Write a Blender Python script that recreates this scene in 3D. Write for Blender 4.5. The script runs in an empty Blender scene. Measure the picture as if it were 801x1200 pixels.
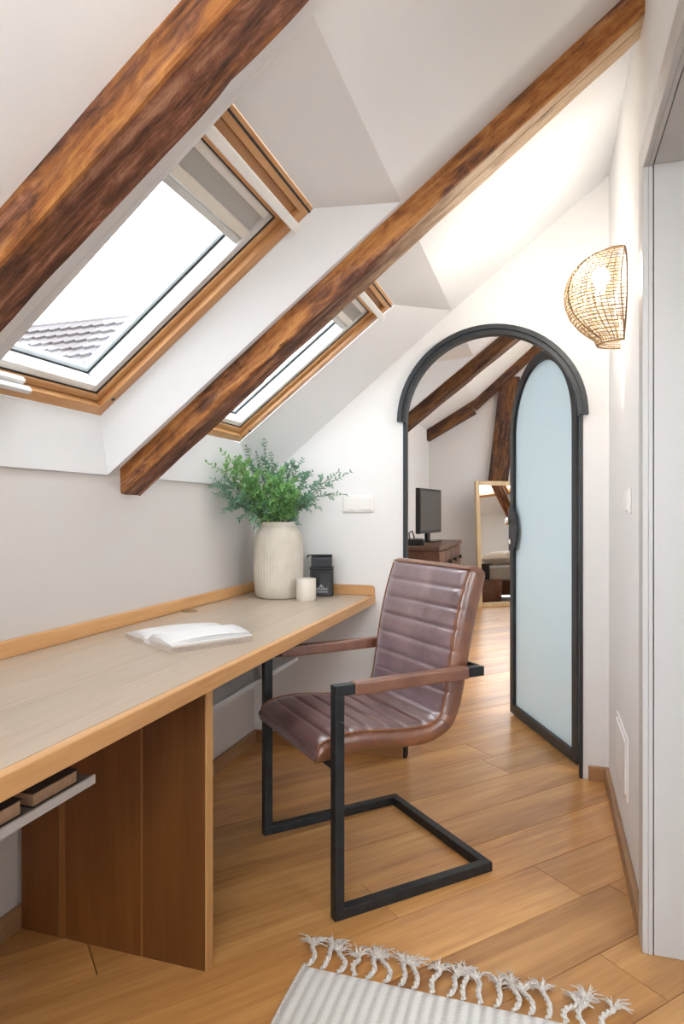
import bpy, bmesh, math, random
from mathutils import Vector, Matrix, noise, Euler
random.seed(7)
S = bpy.context.scene
COL = S.collection

# ------------------------------------------------------------------ camera, sky, exposure
YAW = math.radians(17.4)
cam_d = bpy.data.cameras.new('camera')
cam_d.sensor_fit = 'VERTICAL'; cam_d.sensor_height = 36.0; cam_d.lens = 766 / 1200 * 36
cam_d.clip_start = 0.02; cam_d.clip_end = 200
cam = bpy.data.objects.new('camera', cam_d); COL.objects.link(cam)
cam.location = (0, 0, 1.14); cam.rotation_euler = (math.radians(90), 0, YAW)
S.camera = cam

wd = bpy.data.worlds.new('overcast'); S.world = wd; wd.use_nodes = True
bg = wd.node_tree.nodes['Background']
bg.inputs['Color'].default_value = (0.89, 0.95, 1.0, 1); bg.inputs['Strength'].default_value = 3.4
S.view_settings.view_transform = 'Standard'; S.view_settings.look = 'None'
S.view_settings.gamma = 1.0; S.view_settings.use_curve_mapping = False
S.view_settings.exposure = 1.58
S.cycles.max_bounces = 12; S.cycles.diffuse_bounces = 7; S.cycles.glossy_bounces = 4
S.cycles.transmission_bounces = 8; S.cycles.transparent_max_bounces = 16
S.cycles.caustics_reflective = False; S.cycles.caustics_refractive = False
S.cycles.sample_clamp_indirect = 6
S.cycles.use_denoising = True

M_ = 0.778                      # roof pitch (rise over run)
TH = math.atan(M_); CT, ST = math.cos(TH), math.sin(TH)
WL, WB, WR = -1.39, 2.977, 0.25  # left, back and right wall planes

# ------------------------------------------------------------------ materials
class NT:
    def __init__(s, name):
        s.m = bpy.data.materials.new(name); s.m.use_nodes = True
        s.t = s.m.node_tree; s.b = s.t.nodes['Principled BSDF']
        s.out = s.t.nodes['Material Output']
    def n(s, typ, **kw):
        x = s.t.nodes.new(typ)
        for k, v in kw.items():
            if k in x.inputs: x.inputs[k].default_value = v
            else: setattr(x, k, v)
        return x
    def l(s, a, b): s.t.links.new(a, b)
    def ramp(s, fac, stops):
        r = s.n('ShaderNodeValToRGB'); e = r.color_ramp.elements
        while len(e) < len(stops): e.new(0.5)
        for i, (p, c) in enumerate(stops):
            e[i].position = p; e[i].color = (*c, 1) if len(c) == 3 else c
        s.l(fac, r.inputs[0]); return r
    def bump(s, h, strength=0.2, dist=0.01):
        b = s.n('ShaderNodeBump'); b.inputs['Strength'].default_value = strength
        b.inputs['Distance'].default_value = dist
        s.l(h, b.inputs['Height']); s.l(b.outputs[0], s.b.inputs['Normal']); return b
    def coords(s, scale, rnd=True):
        tc = s.n('ShaderNodeTexCoord'); mp = s.n('ShaderNodeMapping')
        mp.inputs['Scale'].default_value = scale
        s.l(tc.outputs['Object'], mp.inputs['Vector'])
        if rnd:
            oi = s.n('ShaderNodeObjectInfo'); mu = s.n('ShaderNodeMath', operation='MULTIPLY'); mu.inputs[1].default_value = 53.0
            s.l(oi.outputs['Random'], mu.inputs[0]); s.l(mu.outputs[0], mp.inputs['Location'])
        return mp.outputs[0]
    def noise(s, vec, scale, detail=5, rough=0.55, dist=0.0):
        x = s.n('ShaderNodeTexNoise'); x.inputs['Scale'].default_value = scale
        x.inputs['Detail'].default_value = detail; x.inputs['Roughness'].default_value = rough
        x.inputs['Distortion'].default_value = dist
        if vec is not None: s.l(vec, x.inputs['Vector'])
        return x.outputs['Fac']
    def set(s, **kw):
        for k, v in kw.items():
            i = s.b.inputs[k.replace('_', ' ')]
            i.default_value = (*v, 1) if isinstance(v, tuple) and len(v) == 3 else v

def plain(name, col, rough=0.5, metal=0.0, var=0.06, nscale=30, bump=0.0, spec=0.5, coat=0.0):
    s = NT(name); v = s.coords((1, 1, 1))
    f = s.noise(v, nscale, 4)
    a = tuple(max(0, c * (1 - var)) for c in col); b = tuple(min(1, c * (1 + var)) for c in col)
    s.l(s.ramp(f, [(0.3, a), (0.7, b)]).outputs[0], s.b.inputs['Base Color'])
    s.set(Roughness=rough, Metallic=metal, Coat_Weight=coat); s.b.inputs['Specular IOR Level'].default_value = spec
    if bump: s.bump(f, bump, 0.004)
    return s.m

def wood(name, stops, axis=0, rough=0.45, fine=60, long=1.6, tone=0.0, bump=0.12, coat=0.0, rings=0.35, spec=0.5):
    """Grain runs along one local axis; each object gets its own offset and tone."""
    s = NT(name)
    sc = [fine / 4] * 3; sc[axis] = long
    v = s.coords(tuple(sc))
    f1 = s.noise(v, 1.0, 7, 0.62, 0.6)
    sc2 = [fine] * 3; sc2[axis] = long * 2.2
    f2 = s.noise(s.coords(tuple(sc2)), 1.6, 3, 0.6)
    mx = s.n('ShaderNodeMix', data_type='FLOAT'); mx.inputs[0].default_value = rings
    s.l(f1, mx.inputs[2]); s.l(f2, mx.inputs[3])
    r = s.ramp(mx.outputs[0], stops)
    last = r.outputs[0]
    if tone:
        oi = s.n('ShaderNodeObjectInfo'); hs = s.n('ShaderNodeHueSaturation')
        mr = s.n('ShaderNodeMapRange'); mr.inputs[3].default_value = 1 - tone; mr.inputs[4].default_value = 1 + tone
        s.l(oi.outputs['Random'], mr.inputs[0]); s.l(mr.outputs[0], hs.inputs['Value']); s.l(last, hs.inputs['Color']); last = hs.outputs[0]
    s.l(last, s.b.inputs['Base Color'])
    s.set(Roughness=rough, Coat_Weight=coat, Coat_Roughness=0.25); s.b.inputs['Specular IOR Level'].default_value = spec
    s.bump(mx.outputs[0], bump, 0.003)
    return s.m

def wall_paint(name, col):
    s = NT(name); v = s.coords((1, 1, 1), False)
    f = s.noise(v, 9, 6, 0.6); f2 = s.noise(v, 2.2, 3)
    a = tuple(c * 0.985 for c in col)
    s.l(s.ramp(f2, [(0.3, a), (0.7, col)]).outputs[0], s.b.inputs['Base Color'])
    s.set(Roughness=0.85); s.b.inputs['Specular IOR Level'].default_value = 0.25
    s.bump(f, 0.10, 0.01); return s.m

def thin_glass(name, tint=(1, 1, 1), refl=0.07):
    s = NT(name); s.t.nodes.remove(s.b)
    tr = s.n('ShaderNodeBsdfTransparent'); tr.inputs[0].default_value = (*tint, 1)
    gl = s.n('ShaderNodeBsdfGlossy'); gl.inputs['Roughness'].default_value = 0.02
    mx = s.n('ShaderNodeMixShader'); mx.inputs[0].default_value = refl
    s.l(tr.outputs[0], mx.inputs[1]); s.l(gl.outputs[0], mx.inputs[2]); s.l(mx.outputs[0], s.out.inputs[0]); return s.m

def frosted(name):
    s = NT(name); s.t.nodes.remove(s.b)
    df = s.n('ShaderNodeBsdfDiffuse'); df.inputs[0].default_value = (0.66, 0.755, 0.79, 1)
    tl = s.n('ShaderNodeBsdfTranslucent'); tl.inputs[0].default_value = (0.80, 0.91, 0.96, 1)
    gl = s.n('ShaderNodeBsdfGlossy'); gl.inputs['Roughness'].default_value = 0.35
    m1 = s.n('ShaderNodeMixShader'); m1.inputs[0].default_value = 0.5
    m2 = s.n('ShaderNodeMixShader'); m2.inputs[0].default_value = 0.08
    s.l(df.outputs[0], m1.inputs[1]); s.l(tl.outputs[0], m1.inputs[2]); s.l(m1.outputs[0], m2.inputs[1]); s.l(gl.outputs[0], m2.inputs[2])
    s.l(m2.outputs[0], s.out.inputs[0]); return s.m

def emission(name, col, st):
    s = NT(name); s.t.nodes.remove(s.b)
    e = s.n('ShaderNodeEmission'); e.inputs[0].default_value = (*col, 1); e.inputs[1].default_value = st
    s.l(e.outputs[0], s.out.inputs[0]); return s.m

def leather(name, dark, mid, worn, rough=0.36, sheen=0.0):
    s = NT(name); v = s.coords((1, 1, 1))
    f = s.noise(v, 7, 6, 0.65, 0.4); g = s.noise(v, 240, 3)
    s.l(s.ramp(f, [(0.28, dark), (0.52, mid), (0.78, worn)]).outputs[0], s.b.inputs['Base Color'])
    s.l(s.ramp(f, [(0.3, (rough - .06,) * 3), (0.75, (rough + .12,) * 3)]).outputs[0], s.b.inputs['Roughness'])
    s.set(Coat_Weight=0.7, Coat_Roughness=0.30, Coat_IOR=1.75, Sheen_Weight=sheen, Sheen_Roughness=0.35, Sheen_Tint=(.86, .84, 1.0)); s.b.inputs['Specular IOR Level'].default_value = 0.6
    s.bump(g, 0.10, 0.002); return s.m

def beam_wood(name, dark=1.0, pale=False, front=True):
    """Old hewn timber: grain along local x, oranger on the hewn front side (local -y), darker and streaky below."""
    s = NT(name)
    med = s.noise(s.coords((1.8, 17, 17)), 1.0, 6, 0.62, 1.8)
    fine = s.noise(s.coords((4.0, 110, 110)), 1.0, 6, 0.75, 0.3)
    blot = s.noise(s.coords((9, 22, 22)), 1.4, 6, 0.7, 1.0)
    p = s.noise(s.coords((1.6, 6.5, 6.5)), 1.3, 5, 0.65)
    def mix(a, b, f):
        m = s.n('ShaderNodeMix', data_type='FLOAT'); m.inputs[0].default_value = f
        s.l(a, m.inputs[2]); s.l(b, m.inputs[3]); return m.outputs[0]
    def math_(op, a, b):
        m = s.n('ShaderNodeMath', operation=op)
        for k, x in enumerate((a, b)):
            if isinstance(x, (int, float)): m.inputs[k].default_value = x
            else: s.l(x, m.inputs[k])
        return m.outputs[0]
    g = mix(mix(med, fine, 0.40), blot, 0.34)
    vo = s.n('ShaderNodeTexVoronoi', feature='F1'); vo.inputs['Scale'].default_value = 1.0; s.l(s.coords((2.6, 7.5, 7.5)), vo.inputs['Vector'])
    knot = s.ramp(vo.outputs['Distance'], [(0.06, (0.45, 0.45, 0.45)), (0.17, (1, 1, 1))])
    d = dark
    def c(*k): return tuple(min(1, x * d) for x in k)
    c1 = s.ramp(g, [(0.39, c(0.016, 0.007, 0.005)), (0.46, c(0.090, 0.032, 0.016)), (0.52, c(0.19, 0.073, 0.037)), (0.60, c(0.40, 0.20, 0.12))])
    c2 = s.ramp(g, [(0.36, c(0.075, 0.024, 0.007)), (0.46, c(0.27, 0.095, 0.022)), (0.60, c(0.52, 0.235, 0.065))])
    tc = s.n('ShaderNodeTexCoord'); sp = s.n('ShaderNodeSeparateXYZ'); s.l(tc.outputs['Object'], sp.inputs[0])
    f = p
    if front:
        side = math_('LESS_THAN', sp.outputs['Y'], -0.047)
        f = math_('ADD', p, math_('SUBTRACT', math_('MULTIPLY', side, 0.13), 0.05))
    pf = s.ramp(f, [(0.49, (0, 0, 0)), (0.58, (1, 1, 1))])
    mx = s.n('ShaderNodeMix', data_type='RGBA'); s.l(pf.outputs[0], mx.inputs[0]); s.l(c1.outputs[0], mx.inputs[6]); s.l(c2.outputs[0], mx.inputs[7])
    col = mx.outputs[2]
    if pale:      # upper half of the underside: paler timber with lamp light put into the colour
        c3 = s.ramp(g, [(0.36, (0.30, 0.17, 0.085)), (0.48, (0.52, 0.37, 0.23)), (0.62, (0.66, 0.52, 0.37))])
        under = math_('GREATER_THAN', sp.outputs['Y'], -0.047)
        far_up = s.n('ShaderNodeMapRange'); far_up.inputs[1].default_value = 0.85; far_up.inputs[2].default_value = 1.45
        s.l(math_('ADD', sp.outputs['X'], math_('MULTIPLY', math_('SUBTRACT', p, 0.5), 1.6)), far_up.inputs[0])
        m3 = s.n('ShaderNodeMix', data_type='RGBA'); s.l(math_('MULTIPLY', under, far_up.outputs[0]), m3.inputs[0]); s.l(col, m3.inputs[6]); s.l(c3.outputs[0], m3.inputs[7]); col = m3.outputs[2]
    mk = s.n('ShaderNodeMix', data_type='RGBA', blend_type='MULTIPLY'); mk.inputs[0].default_value = 1; s.l(col, mk.inputs[6]); s.l(knot.outputs[0], mk.inputs[7])
    s.l(mk.outputs[2], s.b.inputs['Base Color']); s.set(Roughness=0.58); s.b.inputs['Specular IOR Level'].default_value = 0.35
    s.bump(g, 0.6, 0.012); return s.m

MAT = {}
MAT['wall'] = wall_paint('white plaster', (0.80, 0.80, 0.80))
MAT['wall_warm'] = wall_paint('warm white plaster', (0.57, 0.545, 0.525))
MAT['ceil'] = wall_paint('ceiling plaster', (0.79, 0.81, 0.83))
MAT['far'] = wall_paint('far room plaster', (0.66, 0.645, 0.63))
MAT['lacquer'] = plain('white lacquer', (0.50, 0.49, 0.48), 0.35, var=0.01)
MAT['plastic_w'] = plain('white plastic', (0.82, 0.81, 0.79), 0.3, var=0.01)
MAT['beam'] = beam_wood('old beam wood')
MAT['beam_pale'] = beam_wood('old beam wood with a painted lamp-lit underside', pale=True)
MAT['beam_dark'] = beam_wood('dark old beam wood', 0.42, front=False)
OAK = [(0.25, (0.45, 0.225, 0.082)), (0.5, (0.575, 0.315, 0.13)), (0.75, (0.67, 0.40, 0.19))]
MAT['floor'] = wood('oak floor', [(0.30, (0.27, 0.105, 0.028)), (0.43, (0.44, 0.205, 0.062)), (0.56, (0.56, 0.285, 0.094)), (0.70, (0.68, 0.385, 0.15))], 0, 0.32, 30, 0.9, 0.17, 0.05, 0.38)
MAT['oak_edge'] = wood('oak', OAK, 1, 0.42, 55, 1.5, 0.06, 0.06)
MAT['oak_top'] = wood('oak with painted skylight glare', [(0.25, (0.36, 0.275, 0.195)), (0.5, (0.43, 0.345, 0.262)), (0.78, (0.49, 0.405, 0.32))], 1, 0.36, 55, 1.2, 0.05, 0.05, 0.25)  # skylight glare on the desktop is put into this pale colour
MAT['oak_x'] = wood('oak along the back', OAK, 0, 0.42, 55, 1.5, 0.0, 0.06)
MAT['oak_v'] = wood('oak upright with painted shade', [(0.25, (0.10, 0.032, 0.006)), (0.5, (0.145, 0.050, 0.010)), (0.8, (0.20, 0.078, 0.018))], 2, 0.45, 60, 1.3, 0.15, 0.06)  # shade under the desk is put into this dark oak colour
MAT['oak_pale_v'] = wood('oak sapwood upright', [(0.25, (0.44, 0.23, 0.085)), (0.75, (0.58, 0.33, 0.13))], 2, 0.45, 60, 1.3, 0.0, 0.06)
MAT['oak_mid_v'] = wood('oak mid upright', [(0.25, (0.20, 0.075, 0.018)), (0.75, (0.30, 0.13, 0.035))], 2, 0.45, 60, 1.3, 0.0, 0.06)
MAT['skirt'] = wood('oak skirting', [(0.25, (0.22, 0.115, 0.055)), (0.75, (0.40, 0.235, 0.12))], 1, 0.5, 60, 1.6, 0.0, 0.08)
MAT['skirt_x'] = wood('oak skirting along x', [(0.25, (0.30, 0.145, 0.06)), (0.75, (0.46, 0.25, 0.11))], 0, 0.5, 60, 1.6, 0.0, 0.08)
PINE = [(0.25, (0.42, 0.185, 0.062)), (0.5, (0.54, 0.28, 0.11)), (0.78, (0.66, 0.40, 0.19))]
MAT['pine_x'] = wood('lacquered pine', PINE, 0, 0.36, 50, 1.8, 0.05, 0.05, 0.2)
MAT['pine_y'] = wood('lacquered pine across', PINE, 1, 0.36, 50, 1.8, 0.05, 0.05, 0.2)
MAT['alu'] = plain('grey window lining', (0.62, 0.63, 0.63), 0.4, 0.0, 0.02)
MAT['bead'] = plain('blue grey glazing bead', (0.58, 0.65, 0.70), 0.4, 0.0, 0.03)
MAT['gasket'] = plain('black gasket', (0.012, 0.013, 0.015), 0.6, var=0.02)
MAT['blind'] = plain('grey blind cloth', (0.52, 0.52, 0.51), 0.8, var=0.03, nscale=200)
MAT['cream'] = plain('cream rail', (0.72, 0.69, 0.63), 0.45, var=0.02)
MAT['glass'] = thin_glass('window glass')
MAT['frost'] = frosted('frosted glass')
MAT['steel'] = plain('blackened steel', (0.028, 0.031, 0.035), 0.42, 0.55, 0.25, 25)
MAT['steel_door'] = plain('dark grey steel', (0.026, 0.030, 0.034), 0.45, 0.35, 0.12, 25)
MAT['chrome'] = plain('chrome', (0.75, 0.73, 0.70), 0.15, 1.0, 0.02)
MAT['leather'] = leather('brown leather with painted sky sheen', (0.095, 0.046, 0.048), (0.215, 0.138, 0.152), (0.35, 0.235, 0.24), 0.34, 0.8)  # sky reflection on the backrest put into the lavender base colour and sheen
MAT['leather_seat'] = leather('dark brown seat leather', (0.070, 0.028, 0.025), (0.135, 0.064, 0.060), (0.25, 0.135, 0.115), 0.34, 0.15)
MAT['leather_side'] = leather('tan brown leather', (0.075, 0.024, 0.012), (0.165, 0.055, 0.022), (0.30, 0.115, 0.045), 0.42)
MAT['leather_arm'] = leather('arm leather', (0.10, 0.034, 0.018), (0.17, 0.065, 0.034), (0.27, 0.115, 0.06), 0.42)
MAT['piping'] = plain('cord piping', (0.20, 0.075, 0.03), 0.5, var=0.2)
MAT['paper'] = plain('book paper', (0.66, 0.655, 0.65), 0.8, var=0.02)
MAT['paper_edge'] = plain('page edges', (0.50, 0.425, 0.36), 0.85, var=0.12, nscale=120)
MAT['black'] = plain('black painted tin', (0.008, 0.008, 0.009), 0.4, 0.0, 0.2, 40, 0, 0.3)
MAT['black_gloss'] = plain('black glossy tin', (0.014, 0.016, 0.019), 0.22, 0.1, 0.1, 40, 0, 0.4)
MAT['print'] = plain('pale grey print', (0.35, 0.36, 0.38), 0.7, var=0.25, nscale=300)
MAT['screen'] = plain('black screen', (0.010, 0.011, 0.012), 0.18, 0, 0.05)
MAT['dark_wood'] = wood('dark sheesham wood', [(0.25, (0.030, 0.010, 0.006)), (0.5, (0.075, 0.026, 0.012)), (0.8, (0.14, 0.055, 0.025))], 1, 0.42, 30, 2.0, 0.15, 0.1)
MAT['mirror'] = plain('mirror silver', (0.86, 0.86, 0.85), 0.01, 1.0, 0.0)
MAT['gold_wood'] = wood('pale gilt wood', [(0.25, (0.40, 0.27, 0.13)), (0.75, (0.58, 0.43, 0.24))], 2, 0.35, 50, 1.5, 0.0, 0.05)
MAT['linen'] = plain('pale linen', (0.62, 0.53, 0.43), 0.9, var=0.06, nscale=60, bump=0.2)
MAT['linen_grey'] = plain('grey linen', (0.42, 0.41, 0.39), 0.9, var=0.08, nscale=60, bump=0.2)
MAT['linen_shade'] = frosted('lamp shade linen')
MAT['throw'] = plain('charcoal throw', (0.022, 0.022, 0.024), 0.95, var=0.3, nscale=60, bump=0.3)
MAT['wicker_d'] = plain('brown wicker', (0.17, 0.07, 0.035), 0.7, var=0.3, nscale=40)
MAT['rattan'] = plain('natural rattan', (0.24, 0.155, 0.072), 0.55, var=0.25, nscale=60)
MAT['bulb'] = emission('lit bulb', (1.0, 0.93, 0.80), 9)
MAT['ceramic'] = None
s = NT('cream rough ceramic'); v = s.coords((1, 1, 1)); f = s.noise(v, 14, 6, 0.65)
s.l(s.ramp(f, [(0.3, (0.49, 0.445, 0.375)), (0.7, (0.59, 0.55, 0.48))]).outputs[0], s.b.inputs['Base Color']); s.set(Roughness=0.8); s.bump(f, 0.15, 0.004); MAT['ceramic'] = s.m
MAT['ceramic2'] = plain('matte cream glaze', (0.60, 0.55, 0.48), 0.55, var=0.03)
MAT['ceramic_foot'] = plain('raw clay', (0.52, 0.36, 0.22), 0.8, var=0.05)
def leafm(name, a, b, c):
    s = NT(name); v = s.coords((1, 1, 1)); f = s.noise(v, 38, 3)
    s.l(s.ramp(f, [(0.3, a), (0.5, b), (0.72, c)]).outputs[0], s.b.inputs['Base Color']); s.set(Roughness=0.5, Transmission_Weight=0.0)
    s.b.inputs['Subsurface Weight'].default_value = 0.0
    tl = s.n('ShaderNodeBsdfTranslucent'); tl.inputs[0].default_value = (*c, 1); mx = s.n('ShaderNodeMixShader'); mx.inputs[0].default_value = 0.25
    s.l(s.b.outputs[0], mx.inputs[1]); s.l(tl.outputs[0], mx.inputs[2]); s.l(mx.outputs[0], s.out.inputs[0]); return s.m
MAT['leaf'] = leafm('fresh green leaves', (0.07, 0.22, 0.07), (0.17, 0.38, 0.13), (0.34, 0.56, 0.20))
MAT['leaf2'] = leafm('blue green leaves', (0.07, 0.19, 0.13), (0.15, 0.31, 0.21), (0.28, 0.45, 0.31))
MAT['stem'] = plain('brown stems', (0.11, 0.075, 0.04), 0.7)
MAT['rug'] = None
s = NT('woven cotton'); v = s.coords((1, 1, 1), False)
wv = s.n('ShaderNodeTexWave', wave_type='BANDS', bands_direction='Y'); wv.inputs['Scale'].default_value = 60; wv.inputs['Distortion'].default_value = 1.5; s.l(v, wv.inputs['Vector'])
wx = s.n('ShaderNodeTexWave', wave_type='BANDS', bands_direction='X', wave_profile='SIN'); wx.inputs['Scale'].default_value = 2 * math.pi / 20 / 0.027 * 1.0; wx.inputs['Distortion'].default_value = 0.4; wx.inputs['Detail'].default_value = 3; s.l(v, wx.inputs['Vector'])
mm = s.n('ShaderNodeMix', data_type='FLOAT'); mm.inputs[0].default_value = 0.35; s.l(wx.outputs['Fac'], mm.inputs[2]); s.l(wv.outputs['Fac'], mm.inputs[3])
s.l(s.ramp(mm.outputs[0], [(0.15, (0.53, 0.51, 0.49)), (0.7, (0.72, 0.70, 0.68))]).outputs[0], s.b.inputs['Base Color']); s.set(Roughness=0.95); s.bump(wv.outputs['Fac'], 0.5, 0.003); MAT['rug'] = s.m
MAT['cord'] = plain('cotton cord', (0.56, 0.52, 0.48), 0.95, var=0.22, nscale=160, bump=0.4)
MAT['roof_tile'] = plain('pink clay tile', (0.062, 0.052, 0.054), 0.85, var=0.12, nscale=6)
MAT['ground'] = plain('ground outside', (0.22, 0.21, 0.19), 0.95)
MAT['grey_metal'] = plain('grey tray metal', (0.20, 0.19, 0.185), 0.5, var=0.04)
MAT['globe'] = thin_glass('opal globe', (1, 1, 1), .04)
MAT['bounce_slab'] = plain('pale terrace stone', (0.55, 0.53, 0.50), 0.8)
MAT['subfloor'] = plain('dark joint', (0.05, 0.028, 0.014), 0.9)

# ------------------------------------------------------------------ mesh helpers
class MB:
    def __init__(s): s.v = []; s.f = []
    def add(s, vs, fs):
        o = len(s.v); s.v += [tuple(p) for p in vs]; s.f += [tuple(i + o for i in f) for f in fs]; return s
    def box(s, x0, x1, y0, y1, z0, z1, R=None, c=None):
        vs = [Vector((x, y, z)) for x in (x0, x1) for y in (y0, y1) for z in (z0, z1)]
        if R is not None:
            c = Vector(c or (0, 0, 0)); vs = [R @ (p - c) + c for p in vs]
        return s.add(vs, [(0, 1, 3, 2), (4, 6, 7, 5), (0, 4, 5, 1), (2, 3, 7, 6), (0, 2, 6, 4), (1, 5, 7, 3)])
    def quad(s, a, b, c, d): return s.add([a, b, c, d], [(0, 1, 2, 3)])
    def poly(s, pts): return s.add(pts, [tuple(range(len(pts)))])
    def prism(s, pts, d):
        d = Vector(d); n = len(pts); a = [Vector(p) for p in pts]
        return s.add(a + [p + d for p in a], [tuple(range(n))[::-1], tuple(range(n, 2 * n))] + [(i, (i + 1) % n, n + (i + 1) % n, n + i) for i in range(n)])
    def tube(s, pts, r, n=6, caps=True, closed=False):
        pts = [Vector(p) for p in pts]; k = len(pts); rs = r if isinstance(r, (list, tuple)) else [r] * k
        vs = []; prev = None
        for i, p in enumerate(pts):
            t = (pts[(i + 1) % k] - pts[i - 1]) if closed else (pts[min(i + 1, k - 1)] - pts[max(i - 1, 0)])
            if t.length < 1e-9: t = Vector((0, 0, 1))
            t.normalize()
            u = prev - t * prev.dot(t) if prev is not None else t.orthogonal()
            if u.length < 1e-6: u = t.orthogonal()
            u.normalize(); prev = u; w = t.cross(u)
            vs += [p + (u * math.cos(2 * math.pi * j / n) + w * math.sin(2 * math.pi * j / n)) * rs[i] for j in range(n)]
        fs = []
        for i in range(k if closed else k - 1):
            a = i * n; b = ((i + 1) % k) * n
            fs += [(a + j, a + (j + 1) % n, b + (j + 1) % n, b + j) for j in range(n)]
        if caps and not closed: fs += [tuple(range(n))[::-1], tuple(range((k - 1) * n, k * n))]
        return s.add(vs, fs)
    def lathe(s, prof, n=40, c=(0, 0), rf=None):
        vs = []
        for i, (r, z) in enumerate(prof):
            for j in range(n):
                a = 2 * math.pi * j / n; rr = rf(r, z, a) if rf else r
                vs.append((c[0] + rr * math.cos(a), c[1] + rr * math.sin(a), z))
        fs = [(i * n + j, i * n + (j + 1) % n, (i + 1) * n + (j + 1) % n, (i + 1) * n + j) for i in range(len(prof) - 1) for j in range(n)]
        if prof[0][0] > 1e-4: fs.append(tuple(range(n))[::-1])
        if prof[-1][0] > 1e-4: fs.append(tuple((len(prof) - 1) * n + j for j in range(n)))
        return s.add(vs, fs)
    def grid(s, fn, nu, nv):
        vs = [fn(i / nu, j / nv) for i in range(nu + 1) for j in range(nv + 1)]; w = nv + 1
        return s.add(vs, [(i * w + j, (i + 1) * w + j, (i + 1) * w + j + 1, i * w + j + 1) for i in range(nu) for j in range(nv)])
    def mesh(s, name, mat, smooth=False, fix=True):
        me = bpy.data.meshes.new(name); me.from_pydata(s.v, [], s.f)
        bm = bmesh.new(); bm.from_mesh(me)
        bmesh.ops.remove_doubles(bm, verts=bm.verts, dist=1e-6)
        if fix: bmesh.ops.recalc_face_normals(bm, faces=bm.faces)
        bm.to_mesh(me); bm.free()
        for m in (mat if isinstance(mat, list) else [mat]): me.materials.append(m)
        if smooth: me.polygons.foreach_set('use_smooth', [True] * len(me.polygons))
        return me
    def build(s, name, mat, parent=None, loc=(0, 0, 0), rot=(0, 0, 0), smooth=False, bevel=0.0, seg=2, fix=True):
        o = bpy.data.objects.new(name, s.mesh(name, mat, smooth, fix)); COL.objects.link(o)
        o.location = loc; o.rotation_euler = rot
        if parent is not None: o.parent = parent
        if bevel:
            b = o.modifiers.new('bevel', 'BEVEL'); b.width = bevel; b.segments = seg; b.limit_method = 'ANGLE'; b.angle_limit = math.radians(40)
        if smooth:
            try:
                o.data.set_sharp_from_angle(angle=math.radians(38))
            except Exception: pass
        return o

def tag(o, label, cat=None, group=None, kind=None):
    o['label'] = label
    if cat: o['category'] = cat
    if group: o['group'] = group
    if kind: o['kind'] = kind
    return o
def empty(name, loc=(0, 0, 0), rot=(0, 0, 0), parent=None):
    o = bpy.data.objects.new(name, None); COL.objects.link(o); o.location = loc; o.rotation_euler = rot; o.empty_display_size = 0.1
    if parent is not None: o.parent = parent
    return o
def struct(o, label): return tag(o, label, None, None, 'structure')
def bx(*a): return MB().box(*a)

# ------------------------------------------------------------------ floor with planks
FX0, FX1, FY0, FY1 = -1.47, 3.7, -2.7, 8.5
floor = bx(FX0, FX1, FY0, FY1, -0.10, -0.0155).build('floor', MAT['subfloor'])
struct(floor, 'oak plank floor running diagonally through both rooms')
PA = math.radians(48)
pu = Vector((math.cos(PA), math.sin(PA))); pv = Vector((-pu.y, pu.x))
def clip(poly):
    for ax, lim, sg in ((0, FX0, 1), (0, FX1, -1), (1, FY0, 1), (1, FY1, -1)):
        out = []
        for i in range(len(poly)):
            a, b = poly[i - 1], poly[i]; da = (a[ax] - lim) * sg; db = (b[ax] - lim) * sg
            if (da >= 0) != (db >= 0):
                t = da / (da - db); out.append(Vector((a[0] + (b[0] - a[0]) * t, a[1] + (b[1] - a[1]) * t)))
            if db >= 0: out.append(b)
        poly = out
        if len(poly) < 3: return None
    return poly
PWID = 0.192
rng = random.Random(11)
k0 = -22
for k in range(k0, 40):
    q0 = 0.155 + k * PWID
    u = -9.0 + rng.random() * 1.6
    while u < 11:
        ln = rng.uniform(1.5, 2.7)
        g = 0.0012
        c = [pu * (u + g) + pv * (q0 + g), pu * (u + ln - g) + pv * (q0 + g), pu * (u + ln - g) + pv * (q0 + PWID - g), pu * (u + g) + pv * (q0 + PWID - g)]
        u += ln
        c = clip([Vector(p) for p in c])
        if not c: continue
        ctr = sum(c, Vector((0, 0))) / len(c)
        # planks nobody could see (behind the camera or outside the view into the far room) are left to the sub-floor
        near = -1.5 < ctr.x < 1.0 and -0.3 < ctr.y < 3.6
        farv = 3.0 < ctr.y and ctr.x < 2.2
        if not (near or farv): continue
        R = Matrix.Rotation(-PA, 2)
        loc = [R @ (p - ctr) for p in c]
        dz = rng.uniform(-.0004, .0004)
        n = len(loc); vs = [Vector((p.x, p.y, -0.014)) for p in loc] + [Vector((p.x, p.y, dz)) for p in loc]
        fs = [tuple(range(n))[::-1], tuple(range(n, 2 * n))] + [(i, (i + 1) % n, n + (i + 1) % n, n + i) for i in range(n)]
        MB().add(vs, fs).build('plank', MAT['floor'], floor, (ctr.x, ctr.y, 0), (0, 0, PA))

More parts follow.
